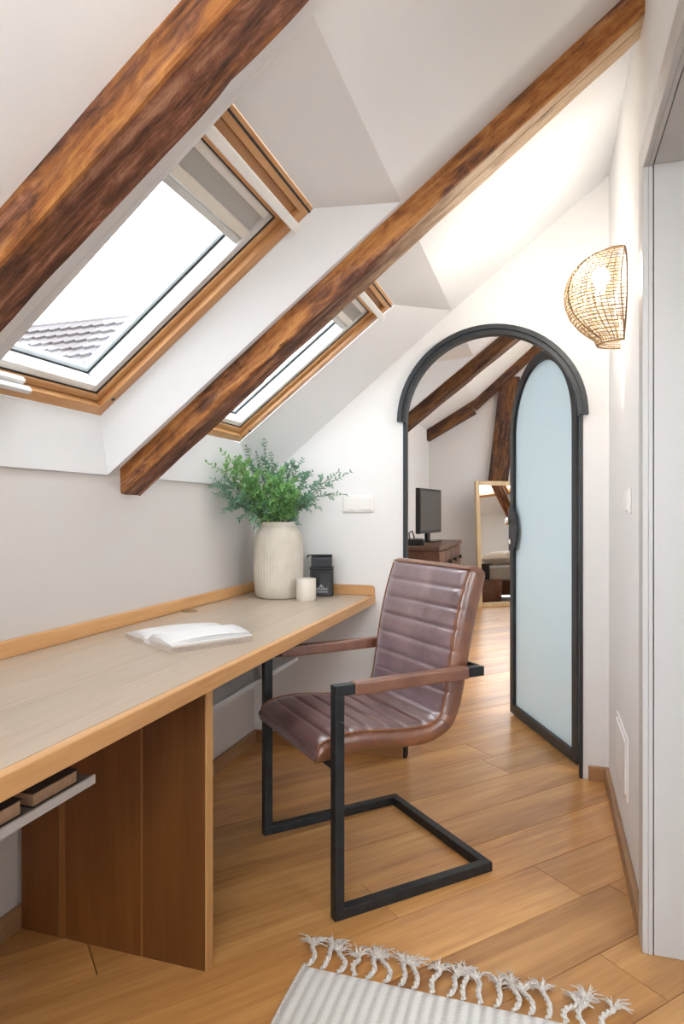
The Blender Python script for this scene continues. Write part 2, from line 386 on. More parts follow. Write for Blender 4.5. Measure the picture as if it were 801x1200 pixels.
# ------------------------------------------------------------------ walls
AX, ASP, AR = -0.2445, 1.555, 0.392            # arched opening: centre, spring height, half width
WT = 0.08
def arch_wall():
    b = MB(); n = 28
    top = 4.2; x0, x1 = -1.50, 3.7
    arc = [(AX - AR * math.cos(math.pi * i / n), ASP + AR * math.sin(math.pi * i / n)) for i in range(n + 1)]
    for y, in ((WB,), (WB + WT,)):
        b.quad((x0, y, 0), (AX - AR, y, 0), (AX - AR, y, ASP), (x0, y, ASP))
        b.quad((AX + AR, y, 0), (x1, y, 0), (x1, y, ASP), (AX + AR, y, ASP))
        b.quad((x0, y, ASP), (AX - AR, y, ASP), (AX - AR, y, top), (x0, y, top))
        b.quad((AX + AR, y, ASP), (x1, y, ASP), (x1, y, top), (AX + AR, y, top))
        for i in range(n):
            (xa, za), (xb, zb) = arc[i], arc[i + 1]
            b.quad((xa, y, za), (xb, y, zb), (xb, y, top), (xa, y, top))
    path = [(AX - AR, 0)] + arc + [(AX + AR, 0)]
    for (xa, za), (xb, zb) in zip(path, path[1:]):
        b.quad((xa, WB, za), (xb, WB, zb), (xb, WB + WT, zb), (xa, WB + WT, za))
    return b
struct(arch_wall().build('wall_back', MAT['wall']), 'white plaster wall with the arched doorway')
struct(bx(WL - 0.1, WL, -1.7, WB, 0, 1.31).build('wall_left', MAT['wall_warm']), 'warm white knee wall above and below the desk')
DY0, DY1, DZ = 0.98, 1.843, 2.03               # doorway in the right wall
b = MB()
b.box(WR, WR + 0.10, DY1 + 0.02, WB, 0, 3.0)
b.box(WR, WR + 0.10, DY0 - 0.02, DY1 + 0.02, DZ + 0.02, 3.0)
b.box(WR, WR + 0.10, -1.7, DY0 - 0.02, 0, 3.0)
struct(b.build('wall_right', MAT['wall']), 'white wall on the right with a doorway in it')
# end wall behind the camera; its unseen wide window is added for fill daylight
b = MB()
b.box(-1.5, -1.25, -1.8, -1.7, 0, 3.0); b.box(0.16, 0.36, -1.8, -1.7, 0, 3.0)
b.box(-1.25, 0.16, -1.8, -1.7, 2.25, 3.0); b.box(-1.25, 0.16, -1.8, -1.7, 0, 1.05)
struct(b.build('wall_front', MAT['wall']), 'wall behind the camera with an added window opening')
# small room beyond the right doorway: floor is shared, open daylight side
b = MB(); b.box(0.36, 1.9, 2.85, 2.95, 0, 2.5); b.box(1.9, 2.0, 1.6, 2.95, 0, 2.5); b.box(0.35, 2.0, -0.7, 2.95, 2.5, 2.6); b.box(1.9, 2.0, -0.7, 1.6, 0, 1.0); b.box(1.9, 2.0, .7, 1.6, 1.0, 2.5); b.box(0.36, 2.0, -0.8, -0.7, 0, 2.5)
struct(b.build('wall_side', MAT['wall']), 'walls of the little room beyond the right doorway')

# far room
struct(bx(-1.56, -1.46, WB + WT, 8.42, 0, 2.3).build('wall_far_left', MAT['far']), 'left wall of the far room behind the dresser')
struct(MB().prism([(-1.56, 8.42, 0), (3.7, 8.42, 0), (3.7, 8.42, 1.6), (0.9, 8.42, 4.3), (-1.56, 8.42, 2.3)], (0, 0.1, 0)).build('wall_far_end', MAT['far']), 'grey-white gable wall at the end of the far room')
struct(bx(-1.46, 3.6, 8.405, 8.42, 0, 1.195).build('wall_far_dado', MAT['far']), 'lower plaster band of the far gable wall')
b = MB(); b.box(3.6, 3.7, WB, 8.5, 0, 0.4); b.box(3.6, 3.7, WB, 4.2, 0.4, 1.7); b.box(3.6, 3.7, 5.6, 8.5, 0.4, 1.7); b.box(3.6, 3.7, 4.2, 5.6, 1.5, 1.7)
struct(b.build('wall_far_right', MAT['far']), 'low right wall of the far room with an added window')

# ------------------------------------------------------------------ sloped ceiling with skylight niches
def rz(x, off=1.29): return off + M_ * (x - WL)
def on_roof(s_, off): return (WL + s_ * CT, off + s_ * ST)
XT = -0.41
def win_rect(s0): return on_roof(s0, 1.40), on_roof(s0 + 0.90, 1.40)
NICHES = [  # ceiling y range at bottom and top, window y range, s0
    (-0.88, -0.88, -0.17, -0.12, -0.86, -0.228, 0.068),
    (1.128, 1.128, 1.822, 1.888, 1.10, 1.732, 0.068),
    (2.03, 2.03, 2.976, 2.976, 2.035, 2.672, 0.088),
    (3.10, 3.10, 3.83, 3.88, 3.12, 3.74, 0.075)]
b = MB()
ys = -1.75
XE = {0: WR, 1: WR, 2: WR, 3: 1.5}
def strip(y0, y1, x0, x1): b.quad((x0, y0, rz(x0)), (x1, y0, rz(x1)), (x1, y1, rz(x1)), (x0, y1, rz(x0)))
Y_END = 4.03
XB = WL + 0.012
for i, (ya, yat, yb, ybt, wy0, wy1, s0) in enumerate(NICHES):
    strip(ys, min(ya, yat), WL, XT)
    (fx0, fz0), (fx1, fz1) = win_rect(s0)
    zb = 1.262
    A = Vector((XB, ya, zb)); Bp = Vector((XB, yb, zb)); C = Vector((XT, ybt, rz(XT))); D = Vector((XT, yat, rz(XT)))
    a = Vector((fx0, wy0, fz0)); bb = Vector((fx0, wy1, fz0)); c = Vector((fx1, wy1, fz1)); d = Vector((fx1, wy0, fz1))
    for q0, q1, q2, q3 in ((A, Bp, bb, a), (Bp, C, c, bb), (C, D, d, c), (D, A, a, d)):
        b.grid(lambda u, v: q0.lerp(q1, u).lerp(q3.lerp(q2, u), v), 12, 4)
    b.quad(A, Bp, (WL - .01, yb, zb), (WL - .01, ya, zb))
    b.add([Bp, C, (XB, yb if yb > ybt else ybt, rz(XB)), (XB, yb, rz(XB))], [(0, 1, 2, 3)] if abs(yb - ybt) > 1e-6 else [(0, 1, 3)])
    ys = max(yb, ybt)
strip(ys, Y_END, WL - 0.1, XT)
b.quad((XT, -1.75, rz(XT)), (WR + 0.1, -1.75, rz(WR + 0.1)), (WR + 0.1, WB + .06, rz(WR + .1)), (XT, WB + .06, rz(XT)))
b.quad((XT, WB + .06, rz(XT)), (1.5, WB + .06, rz(1.5)), (1.5, Y_END, rz(1.5)), (XT, Y_END, rz(XT)))
struct(b.build('ceiling', MAT['ceil'], fix=False), 'white sloped ceiling with splayed skylight niches')
# far room ceiling: higher roof, kinked, with a right slope that has skylights
b = MB()
P = [(-1.56, 2.13), (-0.86, 2.54), (0.9, 4.08)]
for (xa, za), (xb, zb2) in zip(P, P[1:]): b.quad((xa, Y_END - .02, za), (xb, Y_END - .02, zb2), (xb, 8.45, zb2), (xa, 8.45, za))
def rs(x): return 4.08 - 0.92 * (x - 0.9)
SK = [(4.55, 5.38), (5.55, 6.33), (6.5, 7.28), (3.35, 4.35)]
xs0, xs1 = 1.3, 3.3
def rstrip(y0, y1, x0, x1): b.quad((x0, y0, rs(x0)), (x1, y0, rs(x1)), (x1, y1, rs(x1)), (x0, y1, rs(x0)))
rstrip(WB, 8.45, 0.9, xs0); rstrip(WB, 8.45, xs1, 3.7)
yy = WB
for (y0, y1) in sorted(SK): rstrip(yy, y0, xs0, xs1); yy = y1
rstrip(yy, 8.45, xs0, xs1)
struct(b.build('ceiling_far', MAT['ceil']), 'higher white ceiling of the far room')
# gable piece where the far roof steps up from the study roof
struct(MB().poly([(-1.56, Y_END, rz(-1.56)), (1.5, Y_END, rz(1.5)), (0.9, Y_END, 4.08), (-0.86, Y_END, 2.54), (-1.56, Y_END, 2.13)]).build('wall_far_step', MAT['ceil']), 'plaster step where the far roof rises')

# ------------------------------------------------------------------ roof beams
def beam(yc, x1=WR, w=0.117, crack=False, seed=0, label='', x0=WL, mat='beam'):
    """Local x up the slope, local z outward from the room; the underside is at z = 0."""
    h = 0.135; nl = 64
    b = MB()
    ys_ = [-w / 2, -w / 2 + .012, -w / 4, -0.004, 0.0, 0.004, w / 4, w / 2 - .012, w / 2]
    prof = [(y, 0.0) for y in ys_]; prof[0] = (-w / 2 + .004, 0.0); prof[-1] = (w / 2 - .004, 0.0)
    prof = [(-w / 2, h), (-w / 2, h * .66), (-w / 2, h * .33), (-w / 2, 0.005)] + prof + [(w / 2, 0.005), (w / 2, h * .5), (w / 2, h)]
    m = len(prof)
    def P(i, j):
        X = x0 - 0.01 + (x1 - x0 + 0.02) * i / nl; y, z = prof[j]
        xl = ((X - x0) + z * ST) / CT
        n = noise.noise_vector(Vector((xl * 2.2 + seed * 9.1, y * 14, z * 14))) * 0.0042 + noise.noise_vector(Vector((xl * 9 + seed * 3.3, y * 30, z * 30))) * 0.0016
        edge = j in (3, 4, m - 3, m - 4)
        if edge:
            n *= 1.5
            ch = max(0, noise.noise(Vector((xl * 5 + seed * 17, 3.1, 0))) - 0.28) * 0.05
            n += Vector((0, 0, ch)) if j in (4, m - 4) else Vector((0, math.copysign(ch * .5, -y), 0))
        if crack and 7 <= j <= 9:
            mid = 0.006 * math.sin(xl * 2.3) + 0.012 * noise.noise(Vector((xl * 1.5, 5, 0)))
            dep = 0.012 * min(1, max(0, (X + 1.1) * 2.0))
            y = mid + (j - 8) * 0.0028
            z = dep if j == 8 else 0
            return (xl, y, z + n.z * .3)
        if z == h: n = Vector((0, 0, 0))
        return (xl, y + n.y, z + n.z)
    vs = [P(i, j) for i in range(nl + 1) for j in range(m)]
    fs = [(i * m + j, (i + 1) * m + j, (i + 1) * m + (j + 1) % m, i * m + (j + 1) % m) for i in range(nl) for j in range(m)]
    fs += [tuple(range(m)), tuple(nl * m + j for j in range(m))[::-1]]
    b.add(vs, fs)
    o = b.build('roof_beam', MAT[mat], None, (x0, yc, 1.2 + M_ * (x0 - WL)), (0, -TH, 0), smooth=True)
    return struct(o, label)
beam(0.9635, seed=1, label='nearest rough brown rafter crossing the top left, in front of the first skylight')
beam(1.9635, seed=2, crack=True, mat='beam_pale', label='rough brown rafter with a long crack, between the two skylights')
beam(3.975, 1.4, seed=3, mat='beam_dark', label='dark rafter seen through the top of the arched doorway')
# kinked truss beam and strut on the far gable
BP = [(-1.9, 1.84), (-0.85, 2.42), (0.9, 3.98)]
tb = empty('roof_beam', (-0.85, 8.26, 2.42)); struct(tb, 'dark kinked beam along the top of the far gable wall')
for nm, (xe, ze), h in (('upper_beam', (.9, 3.98), .17), ('lower_beam', (-1.455, 2.085), .15)):
    dx, dz = xe + .85, ze - 2.42; ln = math.hypot(dx, dz)
    if dx > 0: bx(0, ln, 0, .15, 0, h).build(nm, MAT['beam_dark'], tb, (0, 0, 0), (0, -math.atan2(dz, dx), 0), bevel=.005)
    else: MB().box(-ln, 0, 0, .15, 0, h).build(nm, MAT['beam_dark'], tb, (0, 0, -.04), (0, -math.atan2(-dz, -dx), 0), bevel=.005)
struct(bx(0, 1.33, 0, .07, -.12, .12).build('roof_strut', MAT['beam_dark'], None, (-.585, 8.34, 1.50), (0, -math.radians(83.5), 0), bevel=.006), 'dark leaning timber post on the far gable wall behind the mirror')
for yc in (5.45, 6.4, 7.35):
    L_ = Vector((3.6 - 0.9, 0, -0.92 * 2.7)).length
    o = bx(0, L_, -.07, .07, -.02, .13).build('roof_beam', MAT['beam'], None, (0.9, yc, 3.95), (0, math.atan(0.92), 0), bevel=0.006)
    struct(o, {5.45: 'brown rafter of the far right slope, nearest the study', 6.4: 'brown rafter of the far right slope seen slanting in the leaning mirror', 7.35: 'brown rafter of the far right slope, nearest the gable'}[yc])

# ------------------------------------------------------------------ skylights
def ring(bar, x0, x1, y0, y1, w, z0, z1):
    """four mitre-free bars of a rectangular ring: returns list of (name, MB)"""
    return [('x', bx(x0, x1, y0, y0 + w, z0, z1)), ('x', bx(x0, x1, y1 - w, y1, z0, z1)), ('y', bx(x0, x0 + w, y0 + w, y1 - w, z0, z1)), ('y', bx(x1 - w, x1, y0 + w, y1 - w, z0, z1))]
def skylight(idx, wy0, wy1, s0, label, full=True):
    x, z = on_roof(s0, 1.40)
    r = empty('window_%d' % idx, (x, wy0, z), (0, -TH, 0)); struct(r, label)
    L, W = 0.90, wy1 - wy0
    def bars(name, ringdef, mx, my, bevel=0.002):
        for ax, mb in ringdef: mb.build(name, mx if ax == 'x' else my, r, bevel=bevel)
    bars('frame_bar', ring(None, 0, L, 0, W, 0.036, 0.0, 0.11), MAT['pine_x'], MAT['pine_y'])
    # thicker wooden head with the ventilation gap
    bx(L - 0.085, L - 0.036, 0.036, W - 0.036, 0.02, 0.10).build('head_board', MAT['pine_y'], r, bevel=0.003)
    bx(L - 0.018, L - 0.012, 0.0, W, -0.0012, 0.0).build('gasket', MAT['gasket'], r)
    # sash: wood outside ring, lighter lining inside, glazing bead, pane
    sx0, sx1, sy0, sy1 = 0.040, L - 0.075, 0.040, W - 0.040
    bars('sash_bar', ring(None, sx0, sx1, sy0, sy1, 0.020, 0.018, 0.085), MAT['pine_x'], MAT['pine_y'])
    sx0 += .020; sx1 -= .020; sy0 += .020; sy1 -= .020
    bars('gasket', ring(None, sx0, sx1, sy0, sy1, 0.004, 0.026, 0.09), MAT['gasket'], MAT['gasket'], 0)
    sx0 += .003; sx1 -= .003; sy0 += .003; sy1 -= .003
    for ax, mb in ring(None, sx0, sx1, sy0, sy1, 0.024, 0.028, 0.098): mb.build('sash_lining', MAT['alu'] if ax == 'x' else MAT['plastic_w'], r, bevel=0.003)
    sx0 += .024; sx1 -= .024; sy0 += .024; sy1 -= .024
    bars('glazing_gasket', ring(None, sx0, sx1, sy0, sy1, 0.004, 0.076, 0.080), MAT['gasket'], MAT['gasket'], 0)
    bars('glazing_bead', ring(None, sx0 + .004, sx1 - .004, sy0 + .004, sy1 - .004, 0.012, 0.080, 0.10), MAT['bead'], MAT['bead'], 0.002)
    bx(sx0, sx1, sy0, sy1, 0.094, 0.098).build('pane', MAT['glass'], r)
    # blind cassette with cloth and rails across the top of the glass
    t = sx1 + 0.024
    bx(t - 0.075, t - 0.004, sy0 - .02, sy1 + .02, 0.040, 0.052).build('blind_cloth', MAT['blind'], r, bevel=0.002)
    bx(t - 0.104, t - 0.074, sy0 - .02, sy1 + .02, 0.030, 0.056).build('blind_rail', MAT['cream'], r, bevel=0.006, seg=3)
    bx(t - 0.128, t - 0.106, sy0 - .02, sy1 + .02, 0.036, 0.060).build('blind_track', MAT['alu'], r, bevel=0.004)
    # ventilation bar
    v = bx(L - 0.084, L - 0.058, 0.0365, W - 0.014, -0.030, -0.012).build('ventilation_bar', MAT['plastic_w'], r, bevel=0.004)
    for yy_ in (0.10, W - 0.10): bx(L - 0.078, L - 0.064, yy_ - .01, yy_ + .01, -0.013, 0.02).build('bar_bracket', MAT['plastic_w'], r)
    # screw plug low on the side frame
    MB().lathe([(0.0, -0.0015), (0.006, -0.0012), (0.007, 0.001)], 14).build('screw_plug', MAT['gasket'], r, (0.075, W - 0.018, 0))
    # handle on the bottom sash bar
    hy = 0.135
    bx(0.030, 0.062, hy, hy + .14, 0.0, 0.018).build('handle_plate', MAT['plastic_w'], r, bevel=0.004)
    bx(0.034, 0.050, hy - .02, hy + .16, -0.020, 0.0).build('handle', MAT['alu'], r, bevel=0.005, seg=3)
    # flashing box outside so that no light leaks past the frame
    b_ = MB()
    for q in ((-.16, 0, -.16, W + .16), (L, L + .16, -.16, W + .16), (0, L, -.16, 0.0), (0, L, W, W + .16)): b_.box(*q, 0.085, 0.108)
    b_.build('flashing', MAT['bead'], r)
skylight(1, 1.10, 1.732, 0.068, 'near pine skylight with grey blind and a white opening bar')
skylight(2, 2.035, 2.672, 0.088, 'second pine skylight half hidden behind the cracked rafter')
skylight(3, 3.12, 3.74, 0.075, 'skylight of the far room just beyond the arched wall')
skylight(4, -0.86, -0.24, 0.068, 'skylight added behind the camera for fill daylight')  # last one is unseen, added to brighten the study
for i, (y0, y1) in enumerate(SK):
    r = empty('window_%d' % (9 + i), (xs0, y0, rs(xs0)), (0, math.atan(0.92), 0)); L = (xs1 - xs0) * math.sqrt(1 + .92 ** 2)
    struct(r, ['added skylight in the far right slope, nearest the study', 'skylight in the far right slope seen in the leaning mirror', 'added skylight in the far right slope nearest the gable', 'added skylight in the far right slope right behind the arched wall'][i])  # all but the mirrored one are extra, added for daylight
    for ax, mb in ring(None, 0, L, 0, y1 - y0, 0.06, -0.02, 0.08): mb.build('frame_bar', MAT['pine_x'] if ax == 'x' else MAT['pine_y'], r, bevel=0.003)
    bx(0.05, L - .05, 0.05, y1 - y0 - .05, 0.05, 0.055).build('pane', MAT['glass'], r)
r = empty('window_7', (-1.25, -1.78, 1.05)); struct(r, 'wide window added behind the camera for fill daylight')  # unseen window added to brighten the study
for q in ((0, .07, 0, .06, 0, 1.2), (1.34, 1.41, 0, .06, 0, 1.2), (.67, .74, 0, .06, .06, 1.14), (.07, 1.34, 0, .06, 1.14, 1.2), (.07, 1.34, 0, .06, 0, .06)): bx(*q).build('frame_bar', MAT['lacquer'], r, bevel=0.003)
bx(.07, 1.34, .028, .034, .06, 1.14).build('pane', MAT['glass'], r)
r = empty('window_8', (3.65, 4.2, 0.4)); struct(r, 'low window added in the far right wall for daylight')  # unseen side window added to brighten the far room
for q in ((-.03, .03, 0, .06, 0, 1.1), (-.03, .03, 1.34, 1.4, 0, 1.1), (-.03, .03, .06, 1.34, 0, .06), (-.03, .03, .06, 1.34, 1.04, 1.1)): bx(*q).build('frame_bar', MAT['lacquer'], r, bevel=0.003)
bx(-.003, .003, .05, 1.35, .05, 1.05).build('pane', MAT['glass'], r)

# ------------------------------------------------------------------ skirtings and right door lining
struct(bx(WL, WL + .018, -1.7, WB, 0, .06).build('baseboard_left', MAT['skirt'], bevel=0.003), 'oak skirting along the knee wall under the desk')
struct(bx(WL + .018, AX - AR, WB - .018, WB, 0, .06).build('baseboard_back', MAT['skirt_x'], bevel=0.003), 'oak skirting left of the arched doorway')
struct(bx(AX + AR + .02, WR - .018, WB - .018, WB, 0, .06).build('baseboard_corner', MAT['skirt_x'], bevel=0.003), 'short oak skirting right of the arched doorway')
struct(bx(WR - .018, WR, DY1 + .072, WB, 0, .06).build('baseboard_right', MAT['skirt'], bevel=0.003), 'worn oak skirting along the right wall')
r = empty('trim_1', (0, 0, 0)); struct(r, 'white lining and casing of the right doorway')
bx(WR - .015, WR - .0005, DY1, DY1 + .07, 0, DZ + .07).build('casing_post', MAT['lacquer'], r, bevel=0.002)
bx(WR - .015, WR - .0005, DY0 - .07, DY0, 0, DZ + .07).build('casing_post', MAT['lacquer'], r, bevel=0.002)
bx(WR - .015, WR - .0005, DY0, DY1, DZ, DZ + .07).build('casing_head', MAT['lacquer'], r, bevel=0.002)
bx(WR - .0004, WR + .0095, DY1, DY1 + .0195, 0, DZ).build('jamb', MAT['lacquer'], r, bevel=0.001)
bx(WR + .0125, WR + .14, DY1 + .0015, DY1 + .0195, 0, DZ + .019).build('jamb', MAT['lacquer'], r, bevel=0.001)
bx(WR - .0004, WR + .14, DY0 - .0195, DY0, 0, DZ + .019).build('jamb', MAT['lacquer'], r)
bx(WR - .0004, WR + .0095, DY0, DY1, DZ, DZ + .0195).build('head_lining', MAT['lacquer'], r, bevel=0.001)
bx(WR + .0125, WR + .14, DY0, DY1, DZ + .003, DZ + .0195).build('head_lining', MAT['lacquer'], r)

# ------------------------------------------------------------------ arched steel and glass door
r = empty('door_1', (AX, WB, 0)); struct(r, 'arched frosted glass door in a dark steel frame, standing open into the far room')
def arch_pts(rad, n=36, a0=0, a1=math.pi): return [(-rad * math.cos(a0 + (a1 - a0) * i / n), ASP + rad * math.sin(a0 + (a1 - a0) * i / n)) for i in range(n + 1)]
def arch_band(ro, ri, y0, y1, legs=True, zb=0.0, n=36):
    b = MB(); o = arch_pts(ro, n); i_ = arch_pts(ri, n)
    if legs: o = [(-ro, zb)] + o + [(ro, zb)]; i_ = [(-ri, zb)] + i_ + [(ri, zb)]
    m = len(o); vs = []
    for (xo, zo), (xi, zi) in zip(o, i_): vs += [(xo, y0, zo), (xi, y0, zi), (xi, y1, zi), (xo, y1, zo)]
    fs = [(4 * k + a, 4 * k + (a + 1) % 4, 4 * k + 4 + (a + 1) % 4, 4 * k + 4 + a) for k in range(m - 1) for a in range(4)]
    fs += [(0, 1, 2, 3), (4 * m - 4, 4 * m - 3, 4 * m - 2, 4 * m - 1)]
    return b.add(vs, fs)
arch_band(0.3915, 0.377, -0.004, .045).build('frame', MAT['steel_door'], r, smooth=True)
arch_band(0.4125, 0.392, -0.040, 0.0, legs=False).build('arch_flange', MAT['steel_door'], r, smooth=True)
arch_band(0.392, 0.372, -0.028, 0.020, legs=False).build('arch_rib', MAT['steel_door'], r, smooth=True)
# leaf: hinged at the right jamb
hx, hy = 0.145 - AX, 0.130
ang = math.atan2(3.882 - (WB + hy), -0.2 - 0.150)
leaf = empty('leaf', (hx, hy, 0), (0, 0, ang), r)
LW = 0.79; RR = LW / 2
def leaf_band(ro, ri, y0, y1, zb0, zb1, zb_in):
    b = MB(); n = 40
    o = [(RR + x, z) for x, z in arch_pts(ro, n)]; i_ = [(RR + x, z) for x, z in arch_pts(ri, n)]
    o = [(RR - ro, zb0)] + o + [(RR + ro, zb0)]; i_ = [(RR - ri, zb_in)] + i_ + [(RR + ri, zb_in)]
    m = len(o); vs = []
    for (xo, zo), (xi, zi) in zip(o, i_): vs += [(xo, y0, zo), (xi, y0, zi), (xi, y1, zi), (xo, y1, zo)]
    fs = [(4 * k + a, 4 * k + (a + 1) % 4, 4 * ((k + 1) % m) + (a + 1) % 4, 4 * ((k + 1) % m) + a) for k in range(m) for a in range(4)]
    return b.add(vs, fs)
leaf_band(RR - .001, RR - .045, -0.022, 0.022, 0.012, 0.06, 0.060).build('leaf_frame', MAT['steel_door'], leaf, smooth=True)
b = MB(); g = [(RR + x, z) for x, z in arch_pts(RR - .047, 36)]
b.prism([(RR - (RR - .047), -.004, .058)] + [(x, -.004, z) for x, z in g] + [(RR + (RR - .047), -.004, .058)], (0, .008, 0)).build('glass_panel', MAT['frost'], leaf)
# half-round lock plate on the free edge, both faces, with knobs
for sy in (-1, 1):
    b = MB(); zc = 1.045; n = 16
    pts = [(LW - .005, sy * .022, zc - .125)] + [(LW - .040 - .080 * math.sin(math.pi * i / n), sy * .022, zc - .125 * math.cos(math.pi * i / n)) for i in range(n + 1)] + [(LW - .005, sy * .022, zc + .125)]
    b.prism(pts, (0, sy * .010, 0)).build('lock_plate', MAT['steel_door'], leaf)
    MB().lathe([(0.0, 0), (.010, 0), (.010, .012), (.020, .016), (.023, .026), (.016, .034), (0, .036)], 18).build('knob', MAT['chrome'], leaf, (LW - .045, sy * .032, zc + .045), (-sy * math.pi / 2, 0, 0), smooth=True)
    MB().lathe([(0.0, 0), (.015, 0), (.015, .010), (0, .012)], 18).build('lock_cylinder', MAT['chrome'], leaf, (LW - .045, sy * .032, zc - .07), (-sy * math.pi / 2, 0, 0), smooth=True)
for z in (0.22, 0.80, 1.42): MB().lathe([(.009, 0), (.009, .11)], 14).build('hinge', MAT['steel'], leaf, (0.0, -0.018, z), smooth=True)

# ------------------------------------------------------------------ white door leaf in the right doorway
d2 = empty('door_2', (WR + .150, DY1 + .03, 0)); struct(d2, 'white flush door leaf standing open in the room on the right')
bx(0, .80, 0, .04, .008, DZ - .01).build('leaf', MAT['lacquer'], d2, bevel=0.002)
MB().lathe([(0, 0), (.011, 0), (.011, .045), (0, .045)], 14).build('handle', MAT['chrome'], d2, (.72, 0, 1.05), (math.pi / 2, 0, 0), smooth=True)

# ------------------------------------------------------------------ wall fittings
def switch(name, w, h, n, loc, rot, label):
    r = empty(name, loc, rot)
    bx(-w / 2, w / 2, -.010, 0, 0, h).build('cover_plate', MAT['plastic_w'], r, bevel=0.003)
    k = w / n
    for i in range(n): bx(-w / 2 + k * i + .008, -w / 2 + k * (i + 1) - .008, -.016, -.009, .010, h - .010).build('rocker', MAT['plastic_w'], r, bevel=0.002)
    return tag(r, label, 'switch')
switch('light_switch', .152, .080, 2, (-.853, WB, 1.140), (0, 0, 0), 'white double light switch on the back wall beside the leafy vase')
switch('light_switch', .080, .080, 1, (WR, 2.24, 1.135), (0, 0, math.radians(-90)), 'white single light switch on the right wall, seen edge-on')
r = empty('access_hatch', (WR, 2.28, .205))
bx(-.006, 0, 0, .32, 0, .205).build('hatch_frame', MAT['plastic_w'], r, bevel=0.002); bx(-.010, -.005, .018, .302, .018, .187).build('hatch_door', MAT['plastic_w'], r, bevel=0.002)
tag(r, 'small white access hatch low on the right wall above the skirting', 'hatch')

# ------------------------------------------------------------------ desk
DT = 0.75; DE = -0.768; DX0 = WL + .0005
desk = empty('desk', (WL, 1.45, 0)); tag(desk, 'long built-in oak desk fixed along the knee wall', 'desk')
def dpart(mb, name, mat, par=desk, **k):   # vertices given in room coordinates, moved to the desk root
    mb.v = [(x - WL, y - 1.45, z) for x, y, z in mb.v]; return mb.build(name, mat, par, **k)
nb = 5; bw = (DE - .022 - DX0) / nb
YD0 = -0.6
for i in range(nb): dpart(bx(DX0 + bw * i + .0003, DX0 + bw * (i + 1) - .0003, YD0, WB - .0005, DT - .038, DT), 'tabletop_board', MAT['oak_top'], bevel=0.0008, seg=1)
dpart(bx(DE - .022, DE, YD0, WB - .0005, DT - .040, DT), 'front_edge', MAT['oak_edge'], bevel=0.003)
dpart(bx(DX0, DX0 + .02, YD0, WB - .0005, DT + .0003, DT + .046), 'upstand', MAT['oak_edge'], bevel=0.003)
n = 8
pts = [(DX0 + .021, WB - .02, DT + .0003), (DE - .002, WB - .02, DT + .0003)] + [(DE - .022 + .020 * math.cos(math.pi / 2 * i / n), WB - .02, DT + .026 + .020 * math.sin(math.pi / 2 * i / n)) for i in range(n + 1)] + [(DX0 + .021, WB - .02, DT + .046)]
dpart(MB().prism(pts, (0, .0195, 0)), 'upstand', MAT['oak_x'], bevel=0.002)
edges = [DX0 + .018, -1.249, -1.227, -1.10, -.994, -.988, -.809]
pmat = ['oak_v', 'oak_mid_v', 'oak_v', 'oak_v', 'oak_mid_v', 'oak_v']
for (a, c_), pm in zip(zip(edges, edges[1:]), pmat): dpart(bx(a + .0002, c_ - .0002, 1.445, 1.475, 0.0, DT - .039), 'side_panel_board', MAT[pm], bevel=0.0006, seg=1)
dpart(bx(-.8085, -.803, 1.4445, 1.4755, 0.0, DT - .0405), 'panel_lipping', MAT['oak_pale_v'], bevel=0.001)
MB().lathe([(0.0, 0.0005), (.017, .0005), (.019, .002), (.030, .002), (.032, 0)], 28).build('cable_grommet', MAT['rattan'], desk, (-1.336 - WL, 2.27 - 1.45, DT), smooth=True)
def tray(y0, y1):
    t = dpart(bx(-1.20, -.855, y0, y1, .615, .618), 'cable_tray', MAT['grey_metal'])
    for nm, mb in (('tray_lip', bx(-.855, -.850, y0, y1, .605, .622)), ('tray_bracket', bx(-.90, -.875, y1 - .03, y1 - .012, .590, .6148)), ('tray_bracket', bx(-1.19, -1.17, y1 - .03, y1 - .012, .590, .6148)), ('tray_back', bx(-1.205, -1.2, y0, y1, .615, DT - .041))):
        dpart(mb, nm, MAT['lacquer'], t)
tray(0.10, 1.086)
tr = dpart(bx(-1.25, -1.006, 1.49, 2.56, .529, .532), 'cable_trough', MAT['grey_metal'])
for nm, mb, mt in (('trough_panel', bx(-1.006, -1.003, 1.49, 2.56, .534, DT - .041), 'grey_metal'), ('trough_lip', bx(-1.006, -.995, 1.49, 2.56, .518, .534), 'lacquer'), ('trough_end', bx(-1.25, -1.006, 2.557, 2.56, .532, DT - .041), 'lacquer')): dpart(mb, nm, MAT[mt], tr)
def small_book(x0, x1, y0, y1, z0, h, name, label, grp, cov):
    r = empty(name, ((x0 + x1) / 2, (y0 + y1) / 2, z0)); w, l = (x1 - x0) / 2, (y1 - y0) / 2
    bx(-w + .002, w - .003, -l + .003, l - .003, .002, h - .002).build('page_block', MAT['paper_tan'], r)
    bx(-w, w, -l, l, 0, .0019).build('cover', cov, r); bx(-w, w, -l, l, h - .0019, h).build('cover', cov, r); bx(-w, -w + .0018, -l, l, .0019, h - .0019).build('spine', cov, r)
    return tag(r, label, 'book', grp)
MAT['paper_tan'] = plain('tan page edges', (0.50, 0.31, 0.19), 0.85, var=0.15, nscale=150)
MAT['cover_d'] = plain('dark book cloth', (0.05, 0.035, 0.03), 0.7)
small_book(-1.04, -.862, .935, 1.052, .6182, .026, 'paperback_book', 'dark-covered book on the white tray under the desk, the farther one by the tray end', 'books on the desk tray', MAT['cover_d'])
small_book(-1.04, -.862, .74, .911, .6182, .028, 'paperback_book', 'dark-covered book on the white tray under the desk, cut by the picture edge', 'books on the desk tray', MAT['cover_d'])

